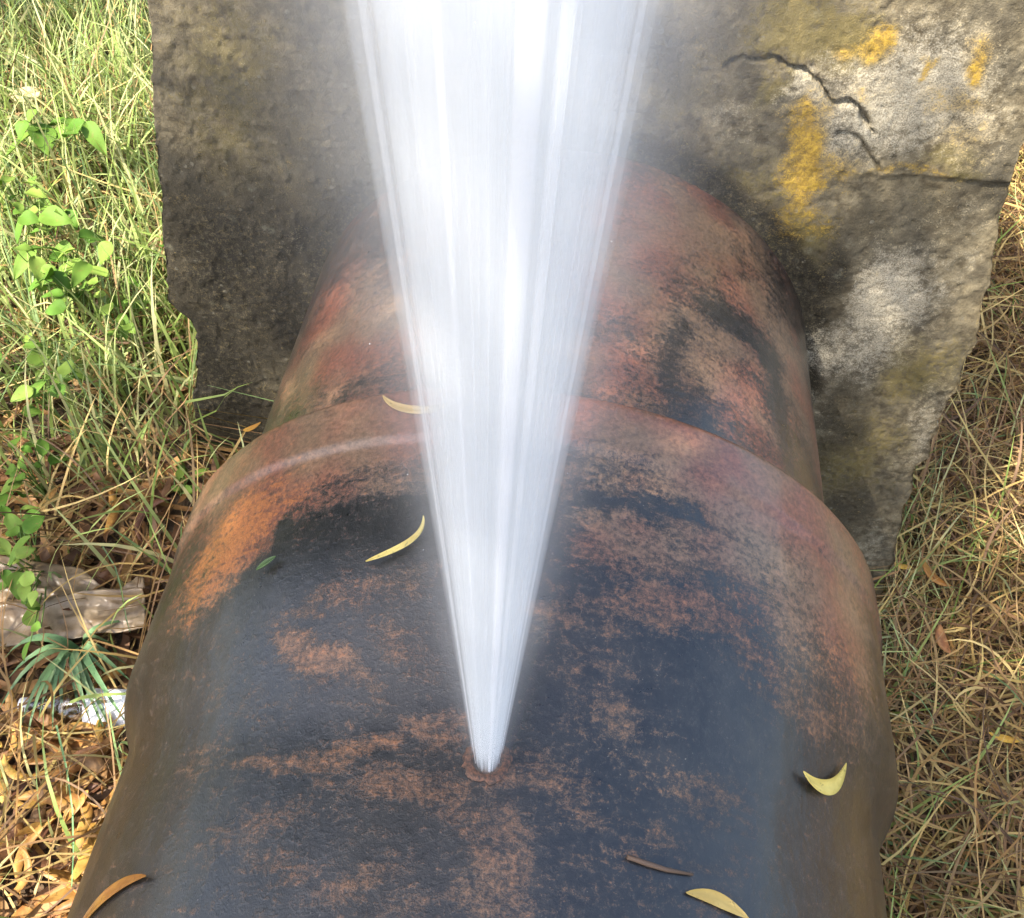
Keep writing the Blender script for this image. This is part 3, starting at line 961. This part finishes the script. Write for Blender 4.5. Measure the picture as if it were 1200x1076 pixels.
MAT_WEED = leafy('weed_leaf', weed_col, 0.6, 0.4, 0.2)
MAT_STEM = N('weed_stem')
MAT_STEM.principled((0.13, 0.22, 0.05), 0.6)
OV = [ovate('leaf', 0.055, 0.042, 0.2, 0.3, 1), ovate('leaf', 0.07, 0.045, 0.3, 0.2, 2), ovate('leaf', 0.045, 0.036, 0.15, 0.35, 3), ovate('leaf', 0.085, 0.038, 0.35, 0.3, 4)]


def weed(root_px, leaves, label, h=0.14, size=1.0, seed=0):
    rng = random.Random(seed)
    rt = on_level(*root_px, Z_GROUND + h * 0.5)
    rt[2] = ground_z(rt[0], rt[1])
    e = obj('weed', None, label=label, cat='weed')
    e.location = rt
    J2 = Joiner()
    leaves = list(leaves) + [(px + rng.gauss(0, 13), py + rng.gauss(0, 13)) for px, py in leaves for _ in range(2)]
    for px, py in leaves:
        hh = h * rng.uniform(0.6, 1.1)
        tip = on_level(px, py, Z_GROUND + hh) - rt
        midp = tip * 0.5 + np.array([rng.uniform(-0.02, 0.02), rng.uniform(-0.02, 0.02), 0.03])
        ts = np.linspace(0, 1, 7)[:, None]
        path = (1 - ts) ** 2 * 0 + 2 * ts * (1 - ts) * midp + ts ** 2 * tip
        J2.add(*tube(path, np.linspace(0.0022, 0.001, 7), 5))
        lf = obj('leaf', rng.choice(OV), MAT_WEED, e)
        az = rng.uniform(0, 6.28)
        s = size * rng.uniform(0.45, 1.05)
        lf.matrix_local = Matrix.Translation(tuple(tip)) @ Matrix.Rotation(az, 4, 'Z') @ Matrix.Rotation(rng.uniform(-0.3, 0.5), 4, 'Y') @ Matrix.Rotation(rng.uniform(-0.5, 0.5), 4, 'X') @ Matrix.Scale(s, 4)
    obj('stem', J2.mesh('stem'), MAT_STEM.m, e)
    return e


weed((70, 300), [(40, 300), (60, 270), (85, 290), (70, 320), (100, 310), (55, 335), (90, 335), (30, 285), (75, 345), (48, 318), (105, 285), (115, 330)], 'bushy bright green weed in the grass left of the block', 0.34, 1.25, 1)
weed((30, 235), [(12, 235), (30, 225), (22, 255), (5, 215), (45, 245), (75, 245)], 'light green weed at the left edge above the bushy one', 0.30, 1.15, 2)
weed((45, 140), [(42, 128), (60, 150), (78, 140), (92, 155)], 'pale green weed with one large leaf at the upper left', 0.34, 1.7, 3)
weed((130, 372), [(125, 345), (135, 375), (140, 395), (120, 365), (190, 290), (150, 350)], 'low weed with drooping leaves beside the block edge', 0.22, 0.9, 4)
weed((40, 440), [(18, 435), (35, 430), (55, 445), (70, 450), (30, 455), (85, 440)], 'small pale weed at the left edge halfway up', 0.22, 1.0, 5)
weed((35, 550), [(25, 525), (40, 545), (30, 560), (50, 535), (20, 548)], 'dull green weed above the climbing one at the left edge', 0.18, 0.85, 6)
weed((30, 640), [(10, 607), (36, 600), (12, 650), (35, 672), (42, 692), (30, 708), (44, 730), (5, 668), (28, 625)], 'fresh green weed hanging over the plastic sheet', 0.2, 0.85, 7)
weed((210, 575), [(213, 545), (205, 560), (216, 570)], 'tiny weed against the foot of the block left of the joint', 0.08, 0.5, 8)

# strap-leaved tuft
tr = on_level(82, 745, Z_GROUND + 0.12)
troot = tr.copy(); troot[2] = ground_z(tr[0], tr[1])
tuft = obj('grass_tuft', None, label='tuft of long strap-like green blades spreading over the plastic bottle', cat='grass tuft')
tuft.location = troot
tips = [(5, 772), (10, 795), (0, 830), (22, 858), (45, 845), (30, 875), (62, 860), (75, 850), (95, 838), (105, 842), (120, 850), (128, 868), (143, 880), (150, 850), (155, 800), (150, 780),
        (165, 728), (15, 760), (60, 820), (110, 820), (135, 800), (140, 760)]
mtuft = leafy('tuft_blade', vary((0.27, 0.40, 0.19), (0.18, 0.31, 0.13), 20), 0.45, 0.35)
base = np.array([0, 0, max(0.10, tr[2] - troot[2])])
for i, (px, py) in enumerate(tips):
    tip = on_level(px, py, Z_GROUND + random.uniform(0.03, 0.10)) - troot
    st_ = np.array([random.uniform(-0.006, 0.006), random.uniform(-0.006, 0.006), 0.0])
    ctl = base * 1.0 + (tip - base) * 0.3 + np.array([0, 0, random.uniform(0.05, 0.09)])
    ts = np.linspace(0, 1, 11)
    P = [(1 - t) ** 3 * st_ + 3 * t * (1 - t) ** 2 * (base * 0.8 + st_) + 3 * t * t * (1 - t) * ctl + t ** 3 * tip for t in ts]
    P = np.array(P)
    d = np.gradient(P, axis=0)
    sd = np.cross(d, [0, 0, 1.0]); sd /= np.linalg.norm(sd, axis=1)[:, None] + 1e-9
    w = random.uniform(0.011, 0.017) * 0.5 * (1 - ts ** 2.5) ** 0.8 + 0.0003
    V = np.stack([P - sd * w[:, None] + [0, 0, 0.0012], P, P + sd * w[:, None] + [0, 0, 0.0012]], 1).reshape(-1, 3)
    q = grid_quads(11, 3)
    obj('blade', mesh_np('blade', np.concatenate([V, V - [0, 0, 0.0006]]), np.concatenate([q, q[:, ::-1] + 33])), mtuft, tuft)

# yellow-green runner blades hanging over the litter
for i, (pts, lab) in enumerate([
        ([(120, 640), (135, 665), (142, 690), (148, 725), (152, 740)], 'single yellow-green grass stalk crossing the plastic sheet'),
        ([(66, 850), (78, 900), (85, 950), (86, 1000), (84, 1040)], 'single long green stalk hanging over the tan leaf litter')]):
    P = np.array([on_level(x, y, Z_GROUND + 0.13) for x, y in pts])
    o0 = P[0].copy()
    P = P - o0
    dd = np.stack([np.full(len(P), 0.0022), np.zeros(len(P)), np.zeros(len(P))], 1)
    ww = np.linspace(1.0, 0.4, len(P))[:, None]
    V = np.stack([P - dd * ww + [0, 0, .0008], P, P + dd * ww + [0, 0, .0008]], 1).reshape(-1, 3)
    q = grid_quads(len(P), 3)
    ob = obj('grass_stalk', mesh_np('grass_stalk', np.concatenate([V, V - [0, 0, .0006]]), np.concatenate([q, q[:, ::-1] + len(V)])), mtuft, label=lab, cat='grass')
    ob.location = o0

# ---------------- plastic sheet
corner = [on_level(*q, Z_GROUND + 0.075) for q in [(-40, 648), (170, 676), (172, 738), (-40, 762)]]
corner[1][0] = min(corner[1][0], -0.6); corner[2][0] = min(corner[2][0], -0.6)
nu, nv = 90, 44
u, v_ = np.meshgrid(np.linspace(0, 1, nu), np.linspace(0, 1, nv), indexing='xy')
u_in, v_in = u, v_
# ragged upper edge with a folded-down corner
top_cut = 0.30 * sstep(0.62, 0.80, u_in) * (1 - sstep(0.85, 1.0, u_in)) + 0.05 * (fbm(u_in * 6, v_in * 0, None, 7, 3) - 0.5)
v2 = top_cut + (1 - top_cut) * v_in
PS = ((1 - u)[..., None] * (1 - v2)[..., None] * corner[0] + u[..., None] * (1 - v2)[..., None] * corner[1] + u[..., None] * v2[..., None] * corner[2] + (1 - u)[..., None] * v2[..., None] * corner[3])
ridge = np.abs(fbm(u * 3.2 + v2 * 1.2, v2 * 2.4 - u * 0.8, None, 33, 4) - 0.5)
fold = np.exp(-((v2 - (0.72 - 0.38 * u)) / 0.055) ** 2) * 0.022 + np.exp(-((v2 - (0.25 + 0.3 * u)) / 0.04) ** 2) * 0.014 * sstep(0.7, 0.3, u)
PS[..., 2] += 0.05 * (0.18 - ridge) + fold + 0.006 * (fbm(u * 20, v2 * 12, None, 35, 3) - 0.5)
ms = N('muddy_plastic_film')
nzs = ms.noise(18, 5, 0.65, ms.coord())
pc = ms.mix(ms.ramp(nzs, 0.3, 0.7), (0.20, 0.135, 0.075), (0.38, 0.29, 0.185))
pb = ms.n('BsdfPrincipled')
ms.l(pc, pb.inputs['Base Color'])
pb.inputs['Roughness'].default_value = 0.28
tb = ms.n('BsdfTransparent')
mx = ms.n('MixShader')
mx.inputs[0].default_value = 0.25
ms.l(pb.outputs[0], mx.inputs[1]); ms.l(tb.outputs[0], mx.inputs[2]); ms.l(mx.outputs[0], ms.out.inputs[0])
o0 = PS.reshape(-1, 3).mean(0)
ob = obj('plastic_sheet', mesh_np('plastic_sheet', PS.reshape(-1, 3) - o0, grid_quads(nv, nu)[:, ::-1]), ms.m, label='crumpled muddy plastic sheet on the ground left of the bell', cat='plastic sheet')
ob.location = o0
md = ob.modifiers.new('thickness', 'SOLIDIFY'); md.thickness = 0.0008

# ---------------- bottle with white label
Bz = Z_GROUND + 0.055
b0, b1 = on_level(34, 826, Bz), on_level(172, 832, Bz)
ax = b1 - b0
bl = np.linalg.norm(ax)
bottle = obj('plastic_bottle', None, label='crushed clear plastic bottle with a white label lying in the litter', cat='bottle')
place(bottle, b0, (0, 0, 1), ax)


def lathe_x(prof, sides=40, crush=0.0, seed=0):
    V = []
    for x, r_ in prof:
        for s in range(sides):
            t = 2 * math.pi * s / sides
            k = 1 + crush * (vnoise(np.array([x * 30]), np.array([math.cos(t) * 1.5 + 5]), np.array([math.sin(t) * 1.5 + 5]), seed)[0] - 0.5)
            V.append((x, r_ * k * math.cos(t), r_ * k * math.sin(t)))
    return np.array(V), grid_quads(len(prof), sides, True)


BR = 0.034
prof = [(0.0, 0.011), (0.022, 0.0115), (0.024, 0.015), (0.027, 0.0125), (0.045, 0.018), (0.065, 0.028), (0.085, BR)]
x = 0.085
while x < bl - 0.02:
    x += 0.007
    prof.append((x, BR - (0.0016 if int(x / 0.007) % 2 and not 0.115 < x < 0.235 else 0.0)))
prof += [(bl - 0.008, BR * 0.96), (bl, BR * 0.8), (bl + 0.001, 0.002)]
mb = N('clear_plastic')
gl = mb.n('BsdfGlossy'); gl.inputs['Roughness'].default_value = 0.08
tr_ = mb.n('BsdfTransparent'); tr_.inputs[0].default_value = (0.93, 0.95, 0.95, 1)
mxb = mb.n('MixShader'); fr = mb.n('Fresnel'); fr.inputs[0].default_value = 1.5
mb.l(mb.math('ADD', fr.outputs[0], 0.07), mxb.inputs[0]); mb.l(tr_.outputs[0], mxb.inputs[1]); mb.l(gl.outputs[0], mxb.inputs[2]); mb.l(mxb.outputs[0], mb.out.inputs[0])
v, q = lathe_x(prof, 40, 0.16, 4)
obj('shell', mesh_np('shell', v, q), mb.m, bottle)
lab_prof = [(xx, BR + 0.0012) for xx in np.linspace(0.118, 0.236, 26)]
v, q = lathe_x(lab_prof, 60, 0.16, 4)
ml = N('white_paper_label')
ml.principled(ml.mix(ml.ramp(ml.noise(40, 4, 0.6, ml.coord()), 0.55, 0.75), (0.78, 0.79, 0.80), (0.55, 0.56, 0.58)), 0.55)
obj('label', mesh_np('label', v, q), ml.m, bottle)
v, q = lathe_x([(-0.016, 0.002), (-0.0155, 0.013), (0.002, 0.014), (0.003, 0.011)], 28)
mcap = N('white_cap'); mcap.principled((0.6, 0.62, 0.64), 0.4)
obj('cap', mesh_np('cap', v, q), mcap.m, bottle)

# ================================================================== WATER JET
hole = on_pipe(571, 893, R_BODY)
aim = on_wall(592, -120, hole[1] + 0.17)
J_AX = aim - hole
J_LEN = np.linalg.norm(J_AX)
J_AX = J_AX / J_LEN
J_LEN *= 1.08
jx = np.cross(J_AX, [0, 1, 0]); jx /= np.linalg.norm(jx)
jy = np.cross(J_AX, jx)


def jet_radius(h):
    return 0.0115 + 0.101 * h


jet = obj('water_jet', None, label='white high-pressure water jet spraying up out of the hole in the pipe', cat='water jet')
jet.matrix_world = Matrix(((jx[0], jy[0], J_AX[0], hole[0]), (jx[1], jy[1], J_AX[1], hole[1]), (jx[2], jy[2], J_AX[2], hole[2]), (0, 0, 0, 1)))


def cone(name, scale, pad, rings=24, sides=48, start=-0.01):
    hs = start + (J_LEN - start) * np.linspace(0, 1, rings) ** 1.2
    V = []
    for h in hs:
        R = jet_radius(max(h, 0)) * scale + pad
        for s in range(sides):
            t = 2 * math.pi * s / sides
            V.append((R * math.cos(t), R * math.sin(t), h))
    V += [(0, 0, hs[0]), (0, 0, hs[-1])]
    q = grid_quads(rings, sides, True)
    t0 = [(rings * sides, (s + 1) % sides, s) for s in range(sides)]
    t1 = [(rings * sides + 1, (rings - 1) * sides + s, (rings - 1) * sides + (s + 1) % sides) for s in range(sides)]
    return mesh_np(name, np.array(V), q, np.array(t0 + t1))


def jet_nodes(m):
    c = m.n('TexCoord').outputs['Object']
    sx = m.n('SeparateXYZ'); m.l(c, sx.inputs[0])
    X, Y, Z = sx.outputs
    h = m.math('MAXIMUM', Z, 0.0)
    R = m.math('MULTIPLY_ADD', h, 0.101, 0.0115)
    rr = m.math('SQRT', m.math('ADD', m.math('MULTIPLY', X, X), m.math('MULTIPLY', Y, Y)))
    cv = m.n('CombineXYZ')
    m.l(m.math('DIVIDE', X, R), cv.inputs[0]); m.l(m.math('DIVIDE', Y, R), cv.inputs[1]); m.l(m.math('MULTIPLY', Z, 0.4), cv.inputs[2])
    return R, m.math('DIVIDE', rr, R), cv.outputs[0]


def spray_volume(name, density, colour):
    m = N(name)
    R, q, vec = jet_nodes(m)
    v = m.n('VolumePrincipled')
    v.inputs['Anisotropy'].default_value = 0.2
    m.val(v.inputs['Color'], colour(m, q, vec))
    m.l(density(m, R, q, vec), v.inputs['Density'])
    m.l(v.outputs[0], m.out.inputs['Volume'])
    return m.m


# the stream: a cone with lengthwise lobes and grooves, denser where it is narrow
def stream_mesh(name, phi0, rho0, width, sides, rings=30, lobes=0.10, top=1.0, seed=0, start=-0.012):
    """a strand of the stream: centre line at (rho0, phi0) of the cone, radius width (both as shares of the cone)"""
    hs = start + (J_LEN * top - start) * np.linspace(0, 1, rings) ** 1.3
    t = np.linspace(0, 2 * math.pi, sides, endpoint=False)
    V = []
    for h in hs:
        R = jet_radius(max(h, 0))
        lob = 1 + lobes * 2 * (fbm(np.cos(t) * 5 + 9, np.sin(t) * 5 + 9, np.full_like(t, h * 1.2), seed, 3) - 0.5)
        cx_ = rho0 * math.cos(phi0) * R; cy_ = rho0 * math.sin(phi0) * R
        V.append(np.stack([cx_ + R * width * lob * np.cos(t), cy_ + R * width * lob * np.sin(t), np.full_like(t, h)], -1))
    V = np.concatenate(V + [np.array([[rho0 * math.cos(phi0) * 0.0115, rho0 * math.sin(phi0) * 0.0115, hs[0]], [0, 0, hs[-1]]])])
    V[-1, :2] = V[(rings - 1) * sides:rings * sides, :2].mean(0)
    q = grid_quads(rings, sides, True)
    t0 = [(rings * sides, (s_ + 1) % sides, s_) for s_ in range(sides)]
    t1 = [(rings * sides + 1, (rings - 1) * sides + s_, (rings - 1) * sides + (s_ + 1) % sides) for s_ in range(sides)]
    return mesh_np(name, V, q, np.array(t0 + t1))


MAT_STREAM = spray_volume('stream_water',
    lambda m, R, q, vec: m.math('MULTIPLY', m.math('DIVIDE', 0.9, R), m.math('MULTIPLY_ADD', m.ramp(m.noise(4.5, 3, 0.7, vec), 0.36, 0.64), 1.5, 0.35)),
    lambda m, q, vec: m.mix(m.ramp(m.noise(2.2, 2, 0.6, vec), 0.40, 0.60), (0.885, 0.912, 0.915), (0.955, 0.968, 0.97)))
MAT_DENSE = spray_volume('dense_stream_water', lambda m, R, q, vec: m.math('DIVIDE', 7.0, R), lambda m, q, vec: m.mix(0.0, (1.0, 1.0, 1.0), (1, 1, 1)))  # whiter than the stream: paints the jet's sunlit bright band into the colour
MAT_VEIL = spray_volume('spray_veil',
    lambda m, R, q, vec: m.math('ADD', m.math('MULTIPLY', m.math('POWER', m.math('SUBTRACT', 1.0, m.ramp(q, 0.9, 2.2)), 2.0), 2.6),
                                m.math('MULTIPLY', m.math('POWER', m.math('SUBTRACT', 1.0, m.ramp(q, 0.5, 3.4)), 1.5), 0.5)),
    lambda m, q, vec: m.mix(0.0, (0.97, 0.97, 0.965), (1, 1, 1)))
MAT_SHEATH = spray_volume('sheath_spray', lambda m, R, q, vec: m.math('MULTIPLY', m.math('DIVIDE', 0.42, R), m.math('MULTIPLY_ADD', m.ramp(m.noise(3.5, 3, 0.7, vec), 0.36, 0.64), 1.6, 0.2)),
    lambda m, q, vec: m.mix(0.0, (0.95, 0.965, 0.97), (1, 1, 1)))
obj('stream', stream_mesh('stream', 0, 0, 0.90, 180, 30, 0.09), MAT_STREAM, jet)
obj('sheath', stream_mesh('sheath', 0, 0, 1.10, 120, 30, 0.08, 1.0, 40, 0.02), MAT_SHEATH, jet)
tocam = np.array([(CAM - (hole + J_AX * 0.45)) @ jx, (CAM - (hole + J_AX * 0.45)) @ jy])
face = math.atan2(tocam[1], tocam[0])
rgt = np.array([CR @ jx, CR @ jy])
sgn = 1 if (math.cos(face + 0.3) - math.cos(face)) * rgt[0] + (math.sin(face + 0.3) - math.sin(face)) * rgt[1] > 0 else -1
for dphi, rho, wd, tp in [(0.22, 0.80, 0.105, 1.0), (0.50, 0.84, 0.05, 1.0), (-1.42, 0.955, 0.035, 1.0), (1.42, 0.95, 0.03, 1.0), (-0.5, 0.85, 0.03, 1.0)]:
    obj('strand', stream_mesh('strand', face + sgn * dphi, rho, wd, 16, 24, 0.25, tp, int(100 + dphi * 10)), MAT_DENSE, jet)
obj('spray_veil', cone('spray_veil', 3.4, 0.0), MAT_VEIL, jet)

# fine threads of water along the skin of the stream, and flying drops
mwt = N('water_thread')
pw = mwt.n('BsdfPrincipled')
pw.inputs['Base Color'].default_value = (0.86, 0.88, 0.89, 1)
pw.inputs['Roughness'].default_value = 0.25
tw_ = mwt.n('BsdfTransparent')
mxw = mwt.n('MixShader'); mxw.inputs[0].default_value = 0.02
mwt.l(tw_.outputs[0], mxw.inputs[1]); mwt.l(pw.outputs[0], mxw.inputs[2]); mwt.l(mxw.outputs[0], mwt.out.inputs[0])
Jt_ = Joiner()
wr = np.random.default_rng(5)
for i in range(420):
    ph = wr.uniform(0, 6.283)
    rho = wr.uniform(0.90, 1.0) + (wr.exponential(0.03) if wr.random() < 0.2 else 0)
    h0 = wr.uniform(0.0, 0.25) if wr.random() < 0.6 else wr.uniform(0.1, 0.7)
    h1 = min(J_LEN * 0.98, h0 + wr.uniform(0.12, 0.6))
    hs = np.linspace(h0, h1, 7)
    R = jet_radius(hs) * rho
    ph2 = ph + wr.normal(0, 0.015) * np.linspace(0, 1, 7)
    P = np.stack([R * np.cos(ph2), R * np.sin(ph2), hs], 1)
    rad = (0.00025 + 0.0006 * hs) * np.array([0.3, 0.8, 1, 1, 1, 0.8, 0.2]) * wr.uniform(0.5, 1.2)
    Jt_.add(*tube(P, rad, 4))
obj('water_threads', Jt_.mesh('water_threads'), mwt.m, jet, kind='stuff')
mdp = N('water_drop')
mdp.principled((0.85, 0.88, 0.9), 0.12)
ico_v = np.array([(0, 0, 1), (0.9, 0, 0.4), (0.28, 0.85, 0.4), (-0.72, 0.53, 0.4), (-0.72, -0.53, 0.4), (0.28, -0.85, 0.4), (0.72, 0.53, -0.4), (-0.28, 0.85, -0.4), (-0.9, 0, -0.4), (-0.28, -0.85, -0.4), (0.72, -0.53, -0.4), (0, 0, -1)])
ico_t = np.array([(0, 1, 2), (0, 2, 3), (0, 3, 4), (0, 4, 5), (0, 5, 1), (1, 6, 2), (2, 7, 3), (3, 8, 4), (4, 9, 5), (5, 10, 1), (6, 7, 2), (7, 8, 3), (8, 9, 4), (9, 10, 5), (10, 6, 1), (11, 7, 6), (11, 8, 7), (11, 9, 8), (11, 10, 9), (11, 6, 10)])
Jd = Joiner()
for i in range(60):
    h = wr.uniform(0.03, J_LEN * 0.95); ph = wr.uniform(0, 6.283)
    R = jet_radius(h) * (1.0 + wr.exponential(0.16))
    sz = wr.uniform(0.00015, 0.00035)
    Jd.add(ico_v * np.array([sz, sz, sz * 1.6]) + np.array([R * math.cos(ph), R * math.sin(ph), h]), None, ico_t)
obj('droplets', Jd.mesh('droplets'), mdp.m, jet, kind='stuff')

# torn edge of the leak
hv = []
for k in range(36):
    t = 2 * math.pi * k / 36
    for rr3, up in ((0.0135, 0.0005), (0.0165 + 0.004 * random.random(), 0.003), (0.020 + 0.005 * random.random(), 0.0004)):
        s_, y_ = hole[0] + rr3 * math.cos(t), hole[1] + rr3 * math.sin(t) * 0.9
        a = math.asin(s_ / R_BODY)
        hv.append(((R_BODY + up + 0.001) * math.sin(a), y_, (R_BODY + up + 0.001) * math.cos(a)))
hv = np.array(hv)
hq = [[k * 3 + c, k * 3 + c + 1, ((k + 1) % 36) * 3 + c + 1, ((k + 1) % 36) * 3 + c] for k in range(36) for c in (0, 1)]
mh = N('torn_rusty_edge')
mh.principled(mh.mix(mh.ramp(mh.noise(300, 4, 0.7, mh.coord()), 0.35, 0.65), (0.03, 0.018, 0.012), (0.16, 0.07, 0.035)), 0.6)
obj('leak_rim', mesh_np('leak_rim', hv, np.array(hq)), mh.m, pipe, label='torn rusty rim of the leak at the foot of the jet')

# ================================================================== SHADE TREES (above and beside the frame)
MAT_TLEAF = leafy('tree_leaf', vary((0.07, 0.12, 0.03), (0.045, 0.08, 0.02), 5), 0.5, 0.3)
mbark = N('tree_bark')
mbark.principled(mbark.mix(mbark.noise(30, 5, 0.6, mbark.coord()), (0.05, 0.04, 0.03), (0.14, 0.115, 0.09)), 0.9)


def leaf_cloud(centres, per, rad, rng, L=0.15, W=0.03):
    C = np.repeat(np.asarray(centres), per, 0)
    n = len(C)
    P = C + rng.normal(0, 1, (n, 3)) * np.asarray(rad) * 0.5
    d = rng.normal(0, 1, (n, 3)); d[:, 2] -= 0.5; d /= np.linalg.norm(d, axis=1)[:, None]
    s = np.cross(d, rng.normal(0, 1, (n, 3))); s /= np.linalg.norm(s, axis=1)[:, None]
    l = L * rng.uniform(0.7, 1.2, (n, 1))
    V = np.stack([P, P + d * l * 0.5 + s * W * 0.5, P + d * l, P + d * l * 0.5 - s * W * 0.5], 1).reshape(-1, 3)
    return V, np.arange(4 * n).reshape(-1, 4)


def tree(label, base, centres, per, rad, seed, trunk_r=0.12, L=0.15, W=0.03):
    rng = np.random.default_rng(seed)
    e = obj('acacia_tree', None, label=label, cat='tree')
    base = np.asarray(base, float)
    e.location = base
    C = np.asarray(centres) - base
    top = C.mean(0)
    fork = np.array([top[0] * 0.35, top[1] * 0.35, top[2] * 0.5])
    Jt = Joiner()
    ts = np.linspace(0, 1, 10)[:, None]
    Jt.add(*tube(ts * fork + np.sin(ts * 3) * np.array([0.08, -0.05, 0]), trunk_r * (1 - 0.35 * ts[:, 0]), 10))
    obj('trunk', Jt.mesh('trunk'), mbark.m, e)
    Jl = Joiner()
    for c in C[::max(1, len(C) // 14)]:
        mid = (fork + c) / 2 + rng.normal(0, 0.15, 3)
        path = (1 - ts) ** 2 * fork + 2 * ts * (1 - ts) * mid + ts ** 2 * c
        Jl.add(*tube(path, trunk_r * 0.5 * (1 - 0.9 * ts[:, 0]), 6))
    obj('limbs', Jl.mesh('limbs'), mbark.m, e)
    v, q = leaf_cloud(C, per, rad, rng, L, W)
    obj('crown', mesh_np('crown', v, q), MAT_TLEAF, e)
    return e


trng = np.random.default_rng(11)
cl = []
gaps = [(hole + J_AX * h, 0.25) for h in (0.36, 0.48, 0.6, 0.72)]
gaps += [(np.array(p), r_) for p, r_ in [((0.5, 1.38, 0.62), 0.24), ((0.62, 1.38, 0.36), 0.16), ((-1.3, 2.3, -0.3), 0.6), ((-1.1, 1.7, -0.35), 0.25), ((-0.85, 0.35, -0.4), 0.28), ((1.1, 2.0, -0.5), 0.3)]]


def blocked(q):
    return any(np.linalg.norm(np.cross(q - p, SUN)) < r_ for p, r_ in gaps)


# added foliage, placed along the sun's rays to shade the pipe and block
for tx, ty, tz in [(-0.3, 0.2, 0.5), (0.0, 0.25, 0.5), (0.3, 0.15, 0.45), (-0.35, 0.55, 0.4), (0.05, 0.5, 0.52), (0.4, 0.45, 0.35), (-0.2, 0.75, 0.5), (0.2, 0.7, 0.52),
                   (-0.45, 1.38, 0.5), (-0.3, 1.38, 0.75), (-0.6, 1.38, 0.2), (-0.5, 1.1, 0.1), (-0.2, 1.1, 0.5), (-0.75, 1.2, -0.1), (-0.9, 1.35, -0.4), (-1.0, 1.0, -0.4), (-0.8, 0.9, -0.4),
                   (0.8, 0.5, -0.3), (0.9, 0.8, -0.3), (1.0, 1.1, -0.3), (0.8, 1.38, -0.2), (0.75, 1.0, 0.0), (0.1, -0.1, 0.5), (-0.3, -0.1, 0.5), (0.55, 0.2, 0.2), (1.2, 0.5, -0.3), (0.1, 1.3, 0.55), (-0.1, 1.38, 0.7), (-0.14, 0.42, 0.5), (-0.12, 0.6, 0.5), (-0.3, 0.4, 0.42), (0.05, 0.36, 0.5), (-0.05, 0.3, 0.5), (0.58, 1.38, -0.1), (0.62, 1.38, -0.3), (0.7, 1.38, -0.5), (0.55, 1.38, 0.08)]:
    k = trng.uniform(4.0, 6.0)
    q_ = np.array([tx, ty, tz])
    if blocked(q_):
        continue                                       # crown left open here so the sun reaches the chosen spots
    cl.append(q_ + SUN * k)
for i in range(26):   # the rest of the crown, towards the trunk
    q_ = (np.array([0, 0.2, 0.4]) + SUN * 5 + np.array([trng.uniform(-2.6, 0.2), trng.uniform(-3.2, -0.9), trng.uniform(-0.6, 0.9)]))
    if not blocked(q_):
        cl.append(q_)
tree('unseen spreading acacia behind the viewer, crown shaped to shade the pipe', (-4.2, -4.0, Z_GROUND), cl, 260, (0.40, 0.40, 0.30), 2)
for i, (bx_, by_) in enumerate([(-4.0, 3.6), (-2.2, 5.8), (-5.4, 4.2), (-1.0, 8.0), (-3.1, 4.8)]):
    cc = [np.array([bx_ + trng.normal(0, 0.9), by_ + trng.normal(0, 0.9), trng.uniform(0.8, 8.0 if i in (0, 2) else 11.5)]) for _ in range(75 if i in (0, 2) else 120)]
    tree(['leafy acacia standing left of the block', 'leafy acacia behind the block on the left', 'leafy acacia far left of the pipe', 'leafy acacia straight behind the block', 'tall acacia behind the grass on the left'][i], (bx_, by_, Z_GROUND), cc, 150, (0.7, 0.7, 0.6), 30 + i, 0.1, 0.2, 0.05)
